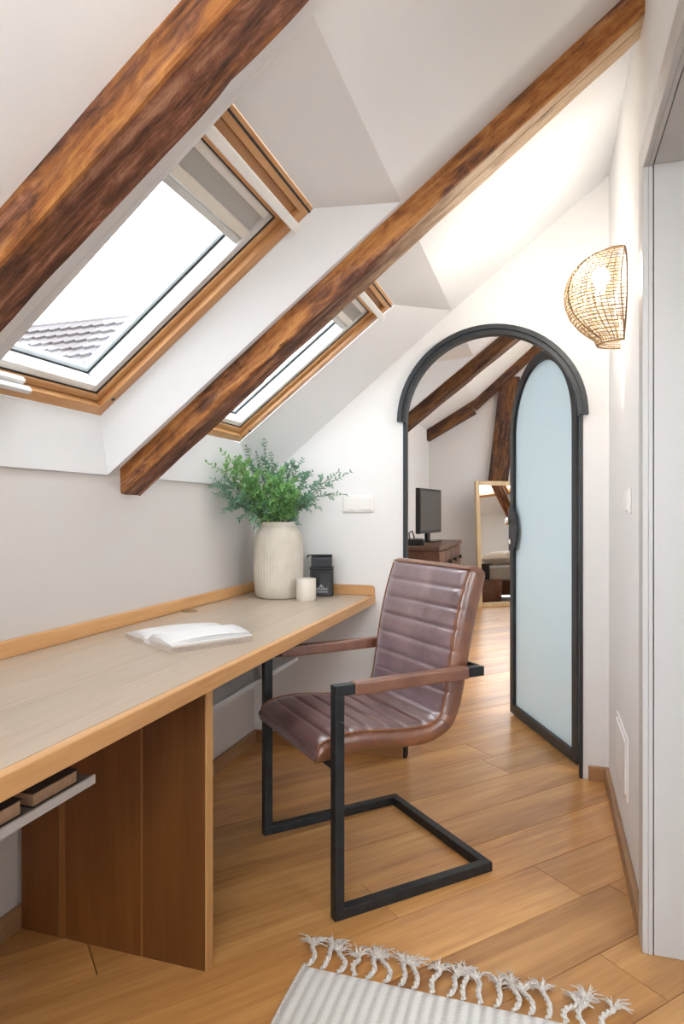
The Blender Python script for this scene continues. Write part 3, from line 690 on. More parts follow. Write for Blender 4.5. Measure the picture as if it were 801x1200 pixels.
# ------------------------------------------------------------------ things on the desk
# vase with broken vertical flutes
def flute(r, z, a):
    if 0.05 < z < 0.26:
        k = max(0, min(1, (z - .05) / .03)) * max(0, min(1, (.26 - z) / .03))
        g = max(0, noise.noise(Vector((math.cos(a) * 1.5, math.sin(a) * 1.5, 2.0))) + .25)
        return r + .0022 * k * min(1, g * 2.2) * math.sin(a * 46)
    return r
prof = [(0, .004), (.085, .0), (.097, .004), (.106, .022), (.110, .06), (.112, .15), (.112, .22), (.108, .27), (.102, .298), (.088, .318), (.083, .324), (.084, .340), (.083, .345), (.077, .345), (.075, .33), (.074, .30), (.09, .27), (.095, .2), (.09, .05), (0, .04)]
pf = []
for (r0, z0), (r1, z1) in zip(prof, prof[1:]):
    m = max(1, int(abs(z1 - z0) / .03)); pf += [(r0 + (r1 - r0) * i / m, z0 + (z1 - z0) * i / m) for i in range(m)]
pf.append(prof[-1])
vz = MB().lathe(pf, 184, rf=flute).build('vase', MAT['ceramic'], None, (-1.175, 2.775, DT), smooth=True)
tag(vz, 'large cream ceramic vase with fluted side, holding leafy branches on the desk', 'vase')
# leafy branches
bq = empty('leafy_bouquet', (-1.175, 2.775, DT + .05)); tag(bq, 'bunch of small-leaved green branches standing in the cream vase', 'plant')
rl = random.Random(5)
def leaf_at(b, p, d, up, ln, wd):
    d = d.normalized(); w = d.cross(up)
    if w.length < 1e-4: w = d.orthogonal()
    w.normalize(); n_ = w.cross(d)
    q = [p, p + d * ln * .3 + w * wd * .42 + n_ * .002, p + d * ln * .62 + w * wd * .5, p + d * ln, p + d * ln * .62 - w * wd * .5, p + d * ln * .3 - w * wd * .42 + n_ * .002, p + d * ln * .5 - n_ * .003]
    b.add(q, [(0, 1, 6), (1, 2, 6), (2, 3, 6), (3, 4, 6), (4, 5, 6), (5, 0, 6)])
def twig(stem, leaves, p0, p1, sag, r0, nleaf, lscale, dens=1.0):
    pts = []
    bow = Vector((rl.uniform(-1, 1), rl.uniform(-1, 1), 0)) * (p1 - p0).length * .06
    for i in range(9):
        t = i / 8; p = p0.lerp(p1, t) + Vector((0, 0, sag * math.sin(math.pi * t))) + bow * math.sin(math.pi * t)
        pts.append(p)
    stem.tube(pts, [r0 * (1 - .75 * i / 8) for i in range(9)], 5)
    for k in range(nleaf):
        t = .02 + .98 * (k + .5) / nleaf; f = t * 8; i = min(7, int(f)); p = pts[i].lerp(pts[i + 1], f - i); tg = (pts[i + 1] - pts[i]).normalized()
        side = tg.orthogonal(); side.rotate(Matrix.Rotation(k * 2.4 + rl.uniform(-.5, .5), 3, tg))
        for sg in (1, -1):
            d = tg * rl.uniform(.5, 1.0) + side * sg * rl.uniform(.6, 1.0) + Vector((0, 0, .15))
            ln = lscale * rl.uniform(.75, 1.2) * (1 - .35 * t)
            leaf_at(leaves, p, d, Vector((rl.uniform(-.5, .5), rl.uniform(-.5, .5), 1)), ln, ln * .42)
    return pts
def sprig(tip, mat, nside=7, sag=.02, side=.13, lscale=.021, nleaf=9):
    st, lv = MB(), MB()
    a = rl.uniform(0, 6.28); base = Vector((tip[0] * .12 + math.cos(a) * .02, tip[1] * .12 + math.sin(a) * .02, 0.0)); neck = Vector((tip[0] * .22, tip[1] * .22, .295))
    nk = Vector((neck.x, neck.y, 0)); nk = nk if nk.length < .055 else nk * (.055 / nk.length); neck = Vector((nk.x, nk.y, .295))
    st.tube([base, base.lerp(neck, .5), neck], .0022, 5)
    T = Vector(tip)
    pts = twig(st, lv, neck, T, sag, .0022, 20, lscale)
    for k in range(nside):
        t = .06 + .8 * k / nside; i = int(t * 8); p = pts[i]; tg = (T - neck).normalized()
        sd = tg.orthogonal(); sd.rotate(Matrix.Rotation(rl.uniform(0, 6.28), 3, tg))
        d = (tg * rl.uniform(.5, .9) + sd * rl.uniform(.5, .95) + Vector((0, 0, .2))).normalized()
        twig(st, lv, p, p + d * side * rl.uniform(.6, 1.1) * (1.15 - .5 * t), .006, .0013, nleaf, lscale * .9)
    s_ = st.build('sprig', MAT['stem'], bq)
    f_ = lv.build('leaves', mat, s_, fix=False); f_['kind'] = 'stuff'
TIPS = [(-0.165, -0.380, 0.550), (-0.153, -0.360, 0.481), (-0.153, -0.330, 0.418), (-0.138, -0.300, 0.599), (-0.123, -0.250, 0.377), (-0.132, -0.280, 0.539), (-0.106, -0.120, 0.637), (-0.050, -0.050, 0.673), (-0.030, -0.020, 0.613), (-0.075, -0.080, 0.609), (-0.120, -0.200, 0.581), (0.079, 0.000, 0.573), (0.106, 0.040, 0.587), (0.159, 0.020, 0.526), (0.215, 0.000, 0.493), (0.302, -0.020, 0.521), (0.360, -0.030, 0.519), (0.346, -0.050, 0.414), (0.242, -0.100, 0.351), (0.067, -0.120, 0.527), (-0.015, -0.120, 0.529), (0.127, -0.120, 0.489), (-0.047, -0.140, 0.453), (0.059, -0.150, 0.433), (0.151, -0.130, 0.414), (-0.088, -0.200, 0.488), (-0.110, -0.180, 0.407)]
for k, tp in enumerate(TIPS):
    far_out = tp[0] > .2
    up_in = -.12 < tp[0] < 0 and tp[2] > .55
    bright = k in (0, 3, 5, 19, 20, 21, 22, 23, 24, 25, 10, 26)
    sprig(tp, MAT['leaf' if bright else 'leaf2'], nside=4 if far_out else 5 if up_in else 8, sag=.05 if k in (17, 18) else .02, side=.06 if far_out else .10, lscale=.031 if not far_out else .027, nleaf=9 if not far_out else 7)
# cup
prof = [(0, .002), (.040, .0), (.0425, .003), (.044, .01), (.044, .096), (.0428, .098), (.041, .096), (.041, .012), (0, .010)]
cp = MB().lathe(prof, 48).build('tumbler', MAT['ceramic2'], None, (-1.012, 2.700, DT), smooth=True); tag(cp, 'small cream ceramic tumbler in front of the black tin', 'cup')
# black tin with curved lid
r = empty('tin_canister', (-1.005, 2.893, DT), (0, 0, math.radians(16)))
bx(-.053, .053, -.042, .042, 0, .125).build('body', MAT['black'], r, bevel=0.003)
bx(-.043, .043, -.0445, -.0415, .006, .108).build('front_panel', MAT['black_gloss'], r, bevel=0.001)
bx(-.056, .056, -.046, .046, .125, .135).build('rim', MAT['black_gloss'], r, bevel=0.002)
n = 12
pts = [(-.048, -.036, .135)] + [(-.048, -.036 + .014 - .014 * math.cos(math.pi / 2 * i / n), .172 + .014 * math.sin(math.pi / 2 * i / n)) for i in range(n + 1)] + [(-.048, .036, .186), (-.048, .036, .135)]
MB().prism(pts, (.096, 0, 0)).build('lid', MAT['black_gloss'], r, bevel=0.002)
bx(-.066, .048, -.024, .024, .1865, .191).build('top_plate', MAT['black'], r, bevel=0.002)
MB().tube([(-.066, -.024, .183), (-.066, .024, .183)], .006, 8).build('handle', MAT['black_gloss'], r, smooth=True)
b = MB()                                     # worn pale crest and lettering, too faint to read in the photograph
for (x, z, w, h) in [(-.004, .048, .006, .008), (-.010, .043, .018, .005)] + [(-.030 + .0075 * i, .030, .005, .008 + .002 * (i % 3)) for i in range(8)] + [(-.032 + .009 * i, .018, .0065, .007) for i in range(7)]: b.box(x, x + w, -.0452, -.0444, z, z + h)
b.build('printed_mark', MAT['print'], r)
tag(r, 'black tin with a rounded lid and faint pale print, behind the cream tumbler', 'tin')

# open book lying face up, its spine running away from the camera
r = empty('open_book', (-1.050, 1.772, DT + .0002), (0, 0, math.radians(-32)))
PGH, PGW = .262, .158
def page_half(sg, hmax, sag):
    b = MB(); nx = 16
    def zt(t): return .004 + hmax * (1 - math.exp(-t * 11)) * (1 - sag * t * t)
    prof = [(sg * PGW * i / nx, zt(i / nx)) for i in range(nx + 1)] + [(sg * (PGW - .004), .0022), (0, .0022)]
    b.prism([(x, -PGH / 2, z) for x, z in prof], (0, PGH, 0)); b.build('page_block', MAT['paper'], r, smooth=True)
    e = MB()
    for k in range(6):
        z0 = .003 + k * hmax * (1 - sag) * .15
        x0, x1 = sorted((sg * (PGW - .004), sg * (PGW + .0008 - .0006 * (k % 3)))); e.box(x0, x1, -PGH / 2 - .0008, PGH / 2 + .0008, z0, z0 + hmax * .05)
        x0, x1 = sorted((sg * .025, sg * (PGW - .004))); e.box(x0, x1, -PGH / 2 - .0009 + .0004 * (k % 2), -PGH / 2 + .001, z0, z0 + hmax * .05)
    e.build('page_edges', MAT['paper_edge'], r)
    for q in range(3):        # a few loose leaves lying over the block, slightly fanned
        bl = MB(); dy = .003 * q - .002; bl.grid(lambda u, v: (sg * (.006 + (PGW - .010 - .006 * q) * u), -PGH / 2 + .002 + dy + (PGH - .004) * v, zt(.04 + .95 * u) + .0012 + .0016 * q + .003 * q * math.sin(math.pi * v) * u), 12, 4)
        o = bl.build('loose_page', MAT['paper'], r, smooth=True); so = o.modifiers.new('thick', 'SOLIDIFY'); so.thickness = .0005
page_half(1, .030, .45); page_half(-1, .020, .55)
bx(-PGW - .003, PGW + .003, -PGH / 2 - .003, PGH / 2 + .003, 0, .0021).build('cover', MAT['paper_edge'], r)
tag(r, 'open book with blank-looking white pages lying on the desk', 'book')

# ------------------------------------------------------------------ cantilever leather chair
ch = empty('desk_chair', (-.753, 1.939, 0), (0, 0, math.radians(-45)))
# local: x = width (+x is the near side), y = front to back; after rotation y points away to the right
tag(ch, 'brown channel-stitched leather armchair on a black square-tube cantilever frame at the desk', 'chair')
INN = [(-.040, .452), (-.030, .474), (0.02, .490), (.10, .493), (.18, .484), (.26, .476), (.325, .474), (.375, .488), (.400, .525), (.412, .58), (.428, .68), (.445, .77), (.468, .86), (.500, .953)]
OUT = [(-.047, .440), (-.040, .424), (0.02, .428), (.10, .436), (.18, .430), (.26, .421), (.35, .421), (.425, .450), (.462, .505), (.482, .57), (.500, .66), (.520, .75), (.545, .84), (.572, .930)]
def spline(P, n):
    out = []
    for i in range(len(P) - 1):
        p0, p1, p2, p3 = P[max(0, i - 1)], P[i], P[i + 1], P[min(len(P) - 1, i + 2)]
        for k in range(n):
            t = k / n
            out.append(tuple(.5 * (2 * p1[d] + (p2[d] - p0[d]) * t + (2 * p0[d] - 5 * p1[d] + 4 * p2[d] - p3[d]) * t * t + (3 * p1[d] - p0[d] - 3 * p2[d] + p3[d]) * t ** 3) for d in (0, 1)))
    out.append(P[-1]); return out
NS = 22
inn = spline(INN, NS); out = spline(OUT, NS)
arc = [0.0]
for p, q in zip(inn, inn[1:]): arc.append(arc[-1] + math.hypot(q[0] - p[0], q[1] - p[1]))
TOT = arc[-1]; SPL = 7 * NS + 4; NCH = 14
HW = .226
def shell(i0, i1, name):
    b = MB(); nx = 12; rings = []
    for i in range(i0, i1 + 1):
        yi, zi = inn[i]; yo, zo = out[i]
        ty, tz = inn[min(i + 1, len(inn) - 1)][0] - inn[max(i - 1, 0)][0], inn[min(i + 1, len(inn) - 1)][1] - inn[max(i - 1, 0)][1]
        l = math.hypot(ty, tz); ny, nz = -tz / l, ty / l
        u = (arc[i] / TOT * NCH) % 1.0
        bul = .0105 * (1 - abs(2 * u - 1) ** 6) - .005
        ring_ = []
        for k in range(nx + 1):
            x = -HW + .010 + (2 * HW - .020) * k / nx
            e = min(1, (HW - abs(x)) / .02)
            ring_.append((x, yi + ny * bul * e, zi + nz * bul * e))
        for f in (.12, .35, .65, .88):
            xx = HW + .010 * math.sin(math.pi * f); ring_.append((xx, yi + (yo - yi) * f, zi + (zo - zi) * f))
        for k in range(5): ring_.append((HW - .006 - (2 * HW - .012) * k / 4, yo, zo))
        for f in (.88, .65, .35, .12):
            xx = -HW - .010 * math.sin(math.pi * f); ring_.append((xx, yi + (yo - yi) * f, zi + (zo - zi) * f))
        rings.append(ring_)
    m = len(rings[0]); vs = [p for r_ in rings for p in r_]
    fs = [(a * m + k, (a + 1) * m + k, (a + 1) * m + (k + 1) % m, a * m + (k + 1) % m) for a in range(len(rings) - 1) for k in range(m)]
    fs += [tuple(range(m))[::-1], tuple((len(rings) - 1) * m + k for k in range(m))]
    b.add(vs, fs)
    me = b.mesh(name, [MAT['leather_seat' if name == 'seat' else 'leather'], MAT['leather_side']], True)
    for p in me.polygons:
        c = p.center; 
        if abs(c.x) > HW - .004: p.material_index = 1
    o = bpy.data.objects.new(name, me); COL.objects.link(o); o.parent = ch; return o
LAST = len(inn) - 1
shell(0, SPL, 'seat'); shell(SPL, LAST, 'backrest')
# rounded nose and top roll
yn = [(inn[0][0] + out[0][0]) / 2, (inn[0][1] + out[0][1]) / 2]
MB().tube([(-HW, yn[0] + .003, yn[1]), (HW, yn[0] + .003, yn[1])], .0105, 12).build('front_roll', MAT['leather_seat'], ch, smooth=True)
ti, to = Vector((0, *inn[-1])), Vector((0, *out[-1])); ce = (ti + to) / 2; ra = (ti - to).length / 2; dr = (ti - to).normalized(); upv = Vector((0, .26, .965))
b = MB(); nn = 10
ringp = [ce + dr * ra * math.cos(math.pi * i / nn) + upv * ra * .55 * math.sin(math.pi * i / nn) for i in range(nn + 1)]
b.prism([(-HW + .004, p.y, p.z) for p in ringp], (2 * HW - .008, 0, 0)).build('top_roll', MAT['leather_side'], ch, smooth=True, bevel=.006, seg=3)
for sx in (-1, 1):
    MB().tube([(sx * (HW - .002), p[0] + .0, p[1] + .002) for p in inn[::4]], .0030, 6).build('piping', MAT['piping'], ch, smooth=True)
MB().tube([(x, inn[-1][0] + .001, inn[-1][1] + .003) for x in (-HW, 0, HW)], .0030, 6).build('piping', MAT['piping'], ch, smooth=True)
T = .030; fr = .272
for sx in (-1, 1):
    x0, x1 = sx * fr - T / 2, sx * fr + T / 2
    bx(x0, x1, -T / 2, T / 2, .0305, .6245).build('leg', MAT['steel'], ch, bevel=0.002)
    bx(x0, x1, -T / 2, .545, 0, .030).build('runner', MAT['steel'], ch, bevel=0.002)
    bx(x0, x1, -T / 2, .512, .625, .655).build('arm_tube', MAT['steel'], ch, bevel=0.002)
    bx(x0 - .003, x1 + .003, .048, .452, .621, .6585).build('armrest', MAT['leather_arm'], ch, bevel=0.006, seg=3)
bx(-fr + T / 2, fr - T / 2, .515, .545, 0, .030).build('back_bar', MAT['steel'], ch, bevel=0.002)
bx(-fr + T / 2, fr - T / 2, .4985, .5115, .625, .655).build('back_support', MAT['steel'], ch)
bx(-fr + T / 2, fr - T / 2, .0, .014, .405, .424).build('seat_support', MAT['steel'], ch)

# ------------------------------------------------------------------ rug with knotted fringe
RX0, RX1, RY0, RY1 = -.578, .14, .25, 1.535
rg = empty('rug', ((RX0 + RX1) / 2, (RY0 + RY1) / 2, 0)); hw, hl = (RX1 - RX0) / 2, (RY1 - RY0) / 2
b = MB(); NX, NY = 216, 40
def rugf(u, v):
    x = -hw + 2 * hw * u; y = -hl + 2 * hl * v
    e = min(1, u * 60, (1 - u) * 60, v * 90, (1 - v) * 90)
    return (x + .0035 * math.sin(y * 9) * (1 - e * .4), y, .0025 + e * (.0055 + .0016 * math.sin(2 * math.pi * x / .027)) + .0006 * noise.noise(Vector((x * 40, y * 40, 0))))
b.grid(rugf, NX, NY); o = b.build('woven_body', MAT['rug'], rg, smooth=True)
b = MB(); b.tube([(-hw + .0035 * math.sin(y * 9), y, .006) for y in [-hl + 2 * hl * i / 60 for i in range(61)]], .0045, 6); b.build('selvedge', MAT['cord'], rg, smooth=True)
rt = random.Random(3)
NTAS = 19
for k in range(NTAS):
    x = -hw + .012 + (2 * hw - .03) * k / (NTAS - 1) + rt.uniform(-.006, .006)
    b = MB(); ln = rt.uniform(.058, .085); bend = rt.uniform(-.022, .026); cur = rt.choice((-1, 1)) * rt.uniform(.004, .012)
    path = []
    for i in range(15):
        t = i / 14; path.append(Vector((x + bend * t * t + cur * math.sin(math.pi * 1.6 * t), hl - .004 + ln * t, .010 + .007 * math.sin(math.pi * t))))
    for ph in (0, math.pi):               # two plies twisted round each other
        pl = [p + Vector((math.cos(ph + i * 1.15), 0, math.sin(ph + i * 1.15))) * .0033 for i, p in enumerate(path)]
        b.tube(pl, .0042, 6)
    end = path[-1]; b.lathe([(0, -.006), (.006, -.003), (.007, .001), (.005, .005), (0, .007)], 10)
    nl_ = 50; b.v[-nl_:] = [(p[0] + end.x, p[1] + end.y, p[2] + max(end.z, .009)) for p in b.v[-nl_:]]
    tas = b.build('tassel', MAT['cord'], rg, smooth=True)
    f = MB()
    for j in range(26):
        a = rt.uniform(-1.25, 1.25) + bend * 20; L2 = rt.uniform(.024, .048); d = Vector((math.sin(a), math.cos(a), rt.uniform(.1, .75)))
        p0 = end; p1 = end + d * L2 * .5; p2 = end + d * L2 + Vector((rt.uniform(-.006, .006), 0, -L2 * .45)); p2.z = max(p2.z, .002)
        f.tube([p0, p1, p2], [.0019, .0017, .0010], 4)
    fo = f.build('frayed_end', MAT['cord'], tas); fo['kind'] = 'stuff'
tag(rg, 'off-white ribbed cotton rug with knotted fringe on the oak floor', 'rug')

# ------------------------------------------------------------------ wicker wall sconce
LY, LZ0, LZ1 = 2.452, 1.722, 2.042
sc_ = empty('wall_sconce', (WR, LY, 0)); tag(sc_, 'lit half-round rattan wall lamp high on the right wall by the arch', 'lamp')
PR = [(0.0, .082), (.012, .078), (.030, .105), (.06, .140), (.10, .170), (.15, .188), (.19, .190), (.23, .180), (.265, .160), (.29, .134), (.308, .105), (.32, .070)]
def prad(h):
    for (h0, r0), (h1, r1) in zip(PR, PR[1:]):
        if h <= h1: return r0 + (r1 - r0) * (h - h0) / (h1 - h0)
    return PR[-1][1]
HH = LZ1 - LZ0
def sp(a, h, k=1.0):
    r_ = prad(h) * k; return Vector((-r_ * math.sin(a) - .002, -.80 * r_ * math.cos(a), LZ0 + h))
b = MB()
for i in range(31):
    h = .004 + (HH - .006) * i / 30
    b.tube([sp(math.pi * j / 24, min(HH, max(0, h + .010 * math.sin(math.pi * j / 24)))) for j in range(25)], .0017, 4)
for i in range(27):
    a = math.pi * (i + .0) / 26
    b.tube([sp(a + .10 * math.sin(j / 16 * 3.1), HH * j / 16) for j in range(17)], .0016 if i % 13 else .0032, 4)
b.build('woven_shade', MAT['rattan'], sc_)
b = MB()
for hh, rr in ((0.002, .0042), (HH, .0042)): b.tube([sp(math.pi * j / 24, hh) for j in range(25)], rr, 6)
b.tube([sp(math.pi * .30 + .28 * math.sin(math.pi * j / 18), HH * j / 18) for j in range(19)], .0036, 6)
for a in (0, math.pi): b.tube([sp(a, HH * j / 18) for j in range(19)], .0036, 6)
b.build('rim_cane', MAT['rattan'], sc_, smooth=True)
b = MB()                                      # inner, denser layer of weave
for i in range(20): b.tube([sp(math.pi * j / 20, HH * (.04 + .92 * i / 19), .90) for j in range(21)], .0011, 4)
for i in range(14): b.tube([sp(math.pi * (.02 + .70 * i / 13) + .2 * j / 14, HH * j / 14, .90) for j in range(15)], .0011, 4)
b.build('inner_weave', MAT['rattan'], sc_)
bx(-.020, 0, -.05, .05, LZ0 + .10, LZ0 + .20).build('wall_plate', MAT['plastic_w'], sc_, bevel=0.004)
MB().tube([(-.02, 0, LZ0 + .15), (-.075, 0, LZ0 + .15), (-.08, 0, LZ0 + .19)], .010, 10).build('lamp_holder', MAT['plastic_w'], sc_, smooth=True)
MB().lathe([(0, -.05), (.012, -.047), (.016, -.03), (.030, .0), (.028, .02), (.015, .034), (0, .037)], 20).build('bulb', MAT['bulb'], sc_, (-.07, 0, LZ0 + .235), smooth=True)
ld = bpy.data.lights.new('sconce_light', 'POINT'); ld.energy = 6; ld.color = (1.0, .92, .82); ld.shadow_soft_size = .045
lo = bpy.data.objects.new('sconce_light', ld); COL.objects.link(lo); lo.location = (-.125, 0, LZ0 + .235); lo.parent = sc_

# unseen copy of the lamp, added beside the camera as ceiling fill
def copy_tree(o, parent=None):
    c = o.copy(); COL.objects.link(c); c.parent = parent
    for k in list(o.children): copy_tree(k, c)
    return c
sc2 = copy_tree(sc_); sc2.location = (WR, .48, 0); sc2['label'] = 'added fill light, a copy of the rattan wall lamp by the right doorway, out of view'

# ------------------------------------------------------------------ far room furniture
dr_ = empty('dresser', (-1.12, 6.15, 0)); hx_, hy_ = .27, .74
bx(-hx_, hx_, -hy_, hy_, .815, .85).build('top', MAT['dark_wood'], dr_, bevel=0.004)
bx(-hx_ + .02, hx_ - .025, -hy_ + .02, hy_ - .02, .06, .815).build('body', MAT['dark_wood'], dr_, bevel=0.003)
for sx in (-1, 1):
    for sy in (-1, 1): bx(sx * (hx_ - .05) - .03, sx * (hx_ - .05) + .03, sy * (hy_ - .05) - .03, sy * (hy_ - .05) + .03, 0, .06).build('leg', MAT['dark_wood'], dr_)
for j in range(3):
    for i in range(4):
        yw = (2 * hy_ - .08) / 4; y0 = -hy_ + .04 + yw * i; z0 = .09 + .24 * j
        d_ = bx(hx_ - .025, hx_ - .008, y0 + .008, y0 + yw - .008, z0 + .006, z0 + .23).build('drawer', MAT['dark_wood'], dr_, bevel=0.004)
        MB().lathe([(0, 0), (.012, .0), (.009, .012), (.024, .022), (.020, .032), (0, .034)], 14).build('knob', MAT['black'], d_, (hx_ - .008, y0 + yw / 2, z0 + .12), (0, math.pi / 2, 0), smooth=True)
tag(dr_, 'dark wood chest of drawers in the far room, seen through the arch', 'dresser')
tv = empty('television', (-1.10, 6.35, .85), (0, 0, math.radians(83)))
bx(-.36, .36, -.022, .022, .085, .515).build('housing', MAT['black'], tv, bevel=0.006)
bx(-.335, .335, -.0235, -.0215, .115, .49).build('screen', MAT['screen'], tv)
bx(-.05, .05, .0, .03, .01, .09).build('neck', MAT['black'], tv, bevel=0.004)
bx(-.15, .15, -.09, .11, 0, .012).build('foot', MAT['black_gloss'], tv, bevel=0.005)
tag(tv, 'black flat television on the dark chest of drawers in the far room', 'television')
sb = empty('set_top_box', (-1.14, 5.72, .85), (0, 0, .2))
bx(-.10, .10, -.13, .13, 0, .05).build('case', MAT['black'], sb, bevel=0.005); bx(.1, .102, -.06, .06, .015, .035).build('display', MAT['screen'], sb)
MB().tube([(-.02, .0, .05), (-.03, .05, .10), (.0, .09, .12), (.02, .12, .05)], .006, 6).build('cable', MAT['black'], sb, smooth=True)
tag(sb, 'small black box with a cable beside the television on the chest', 'media box')

MY = math.radians(34); LEAN = math.radians(3.2)
mr_ = empty('floor_mirror', (-.775, 7.93, 0)); mr_.rotation_mode = 'QUATERNION'
mr_.rotation_quaternion = (Matrix.Rotation(MY, 4, 'Z') @ Matrix.Rotation(-LEAN, 4, 'X')).to_quaternion()
MW, MH, FW = .56, 1.52, .055
for q in ((0, FW, 0, .035, 0, MH), (MW - FW, MW, 0, .035, 0, MH), (FW, MW - FW, 0, .035, 0, FW), (FW, MW - FW, 0, .035, MH - FW, MH)): bx(*q).build('frame_bar', MAT['gold_wood'], mr_, bevel=0.008, seg=3)
bx(FW - .002, MW - FW + .002, .014, .018, FW - .002, MH - FW + .002).build('mirror_glass', MAT['mirror'], mr_)
bx(FW, MW - FW, .0185, .03, FW, MH - FW).build('backing', MAT['dark_wood'], mr_)
tag(mr_, 'tall pale-framed mirror leaning at the end of the far room', 'mirror')

BXc, BYc = 1.78, 6.98
bd = empty('bed', (BXc, BYc, 0), (0, 0, 0))
bx(-.95, .95, -.75, .75, .10, .30).build('base', MAT['dark_wood'], bd, bevel=0.01)
for sx in (-1, 1):
    for sy in (-1, 1): bx(sx * .88 - .04, sx * .88 + .04, sy * .68 - .04, sy * .68 + .04, 0, .10).build('leg', MAT['dark_wood'], bd)
bx(-.94, .94, -.74, .74, .30, .52).build('mattress', MAT['linen_grey'], bd, bevel=0.05, seg=4)
def pillow(loc, rz_, sx, sy, sz, mat, label):
    b = MB()
    for sg in (1, -1): b.grid(lambda u, v: ((u - .5) * sx * (1 - .12 * (abs(2 * v - 1) ** 2 < .5)), (v - .5) * sy, sg * sz / 2 * (max(0, 1 - (2 * u - 1) ** 4) * max(0, 1 - (2 * v - 1) ** 4)) ** .5), 16, 12)
    o = b.build('pillow', mat, None, loc, (0, 0, rz_), smooth=True); return tag(o, label, 'pillow', 'pillows on the far bed')
pillow((1.20, 7.36, .625), .2, .56, .45, .22, MAT['linen'], 'pale pillow on the mirror end of the far bed')
pillow((1.30, 6.72, .625), -.1, .56, .42, .22, MAT['linen'], 'pale pillow beside the first one on the far bed')
tag(bd, 'low bed with grey linen in the far room, seen in the leaning mirror', 'bed')
b = MB(); b.grid(lambda u, v: (.80 + .1 * u + .02 * math.sin(v * 9), 6.4 + .9 * v, .535 + .012 * math.sin(u * 25 + v * 8) if u > .25 else .535 - (.25 - u) * 1.5 + .012 * math.sin(v * 30)), 24, 30)
o = b.build('throw_blanket', MAT['throw'], None, smooth=True); so = o.modifiers.new('thick', 'SOLIDIFY'); so.thickness = .012; tag(o, 'dark throw blanket over the foot of the far bed', 'blanket')
nt = empty('bedside_table', (1.15, 5.85, 0)); bx(-.2, .2, -.2, .2, .44, .47).build('top', MAT['dark_wood'], nt, bevel=.004)
for sx in (-1, 1):
    for sy in (-1, 1): bx(sx * .17 - .02, sx * .17 + .02, sy * .17 - .02, sy * .17 + .02, 0, .44).build('leg', MAT['dark_wood'], nt)
tag(nt, 'small dark bedside table beside the far bed', 'table')
bl_ = empty('bedside_lamp', (1.15, 5.85, .4702)); MB().lathe([(0, 0), (.07, 0), (.08, .02), (.06, .10), (.02, .14), (.012, .24), (0, .24)], 24).build('base', MAT['ceramic2'], bl_, smooth=True)
b = MB(); b.grid(lambda u, v: ((.14 - .04 * v) * math.cos(u * 2 * math.pi), (.14 - .04 * v) * math.sin(u * 2 * math.pi), .22 + .2 * v), 32, 2); o = b.build('lamp_shade', MAT['linen_shade'], bl_, smooth=True); so = o.modifiers.new('thick', 'SOLIDIFY'); so.thickness = .002
MB().lathe([(0, .245), (.02, .26), (.028, .29), (.02, .32), (0, .33)], 16).build('bulb', MAT['bulb'], bl_, smooth=True)
l2 = bpy.data.lights.new('bedside_light', 'POINT'); l2.energy = 32; l2.color = (1, .72, .42); l2.shadow_soft_size = .03; o = bpy.data.objects.new('bedside_light', l2); COL.objects.link(o); o.parent = bl_; o.location = (0, 0, .36)
tag(bl_, 'lit bedside lamp with a pale shade beside the far bed', 'lamp')
bk = empty('wicker_basket', (.32, 7.52, 0))
b = MB()
for i in range(16):
    z = .012 + .02 * i; rr = .16 + .03 * i / 15; b.tube([(rr * math.cos(a), rr * math.sin(a), z + .004 * math.sin(a * 12 + i * math.pi)) for a in [2 * math.pi * j / 48 for j in range(48)]], .010, 5, closed=True)
b.build('woven_side', MAT['wicker_d'], bk, smooth=True); MB().lathe([(0, .001), (.158, .001), (.158, .012), (0, .012)], 24).build('bottom', MAT['wicker_d'], bk)
tag(bk, 'brown wicker basket on the floor by the far bed, seen in the mirror', 'basket')

# ------------------------------------------------------------------ outside: neighbouring tiled roof
nr = empty('house', (0, 11.2, 0)); tag(nr, 'neighbouring house with a faded pink scalloped tile roof outside the skylight', 'house')
PT = math.radians(40)
bx(-17, -3.2, -5.5, 6, -6, -.6).build('wall', MAT['wall'], nr)
MB().quad((-17, -6, 5 - .03 - 6 * math.tan(PT)), (-3, -6, 5 - .03 - 6 * math.tan(PT)), (-3, 0, 4.97), (-17, 0, 4.97)).build('roof_underlay', MAT['roof_tile'], nr)
MB().quad((-17, 7, 5 - .03 - 7 * math.tan(PT)), (-3, 7, 5 - .03 - 7 * math.tan(PT)), (-3, 0, 4.97), (-17, 0, 4.97)).build('roof_underlay', MAT['roof_tile'], nr)
tw, th_ = .26, .40
b = MB(); pts = [(-tw / 2, th_, 0)] + [(-tw / 2 + tw * i / 8, -.09 * math.sin(math.pi * i / 8), 0) for i in range(9)] + [(tw / 2, th_, 0)]
pts = [(x * .97, y, z) for x, y, z in pts]
tile_me = b.prism(pts, (0, 0, .055)).mesh('tile', MAT['roof_tile'])
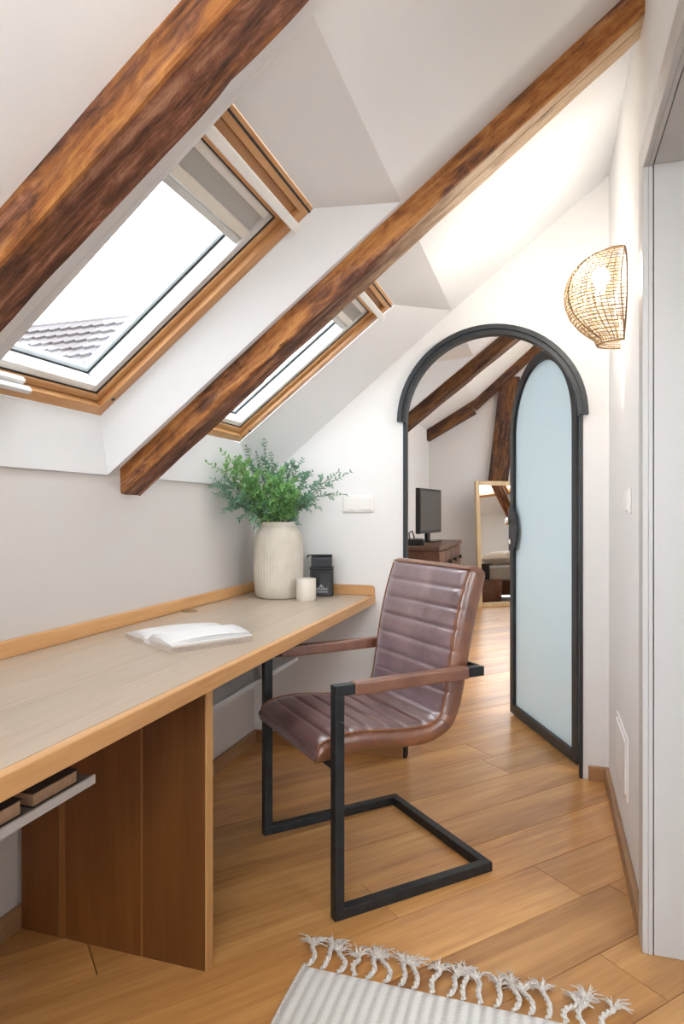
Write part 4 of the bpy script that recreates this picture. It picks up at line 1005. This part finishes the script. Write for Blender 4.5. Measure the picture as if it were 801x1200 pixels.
for row in range(11):
    for c_ in range(28):
        o = bpy.data.objects.new('tile', tile_me); COL.objects.link(o); o.parent = nr
        s_ = .36 + row * .33
        o.location = (-13.4 + c_ * tw + (row % 2) * tw / 2, -s_ * math.cos(PT) - .05 * math.sin(PT), 5 - s_ * math.sin(PT) + .05 * math.cos(PT)); o.rotation_euler = (PT - .14 + random.uniform(-.008, .008), random.uniform(-.01, .01), 0)
rid = MB().prism([(-.11 * math.cos(math.pi * i / 8), 0, .10 * math.sin(math.pi * i / 8)) for i in range(9)], (0, .44, 0)).mesh('ridge_tile', MAT['roof_tile'])
for k in range(20):
    o = bpy.data.objects.new('ridge_tile', rid); COL.objects.link(o); o.parent = nr; o.location = (-13.6 + k * .42, 0, 4.98); o.rotation_euler = (0, .03, -math.pi / 2)
o = bx(-60, 60, -60, 60, -6.1, -6.0).build('ground', MAT['ground']); struct(o, 'ground outside the house')
struct(bx(-3.5, 3.5, -6.0, -1.81, -0.16, -0.04).build('bounce_slab', MAT['bounce_slab']), 'unseen added terrace behind the camera')  # unseen slab added to bounce daylight onto the ceiling

# ------------------------------------------------------------------ unseen globe pendant added behind the camera as fill light
pd = empty('fill_pendant', (-.12, -1.0, 0))
MB().lathe([(0, 1.73)] + [(.13 * math.sin(math.pi * i / 16), 1.86 - .13 * math.cos(math.pi * i / 16)) for i in range(1, 16)] + [(.03, 1.99), (0, 1.99)], 32).build('globe', MAT['globe'], pd, smooth=True)
MB().tube([(0, 0, 1.98), (0, 0, rz(-.12) - .03)], .004, 6).build('cord', MAT['black'], pd)
MB().lathe([(0, rz(-.12) - .05), (.05, rz(-.12) - .045), (.05, rz(-.12) - .0), (0, rz(-.12))], 20).build('ceiling_rose', MAT['plastic_w'], pd, smooth=True)
pl_ = bpy.data.lights.new('fill_light', 'POINT'); pl_.energy = 15; pl_.color = (1, .985, .97); pl_.shadow_soft_size = .12
o = bpy.data.objects.new('fill_light', pl_); COL.objects.link(o); o.parent = pd; o.location = (0, 0, 1.86)
tag(pd, 'added fill light in a white globe pendant behind the camera, unseen', 'lamp')
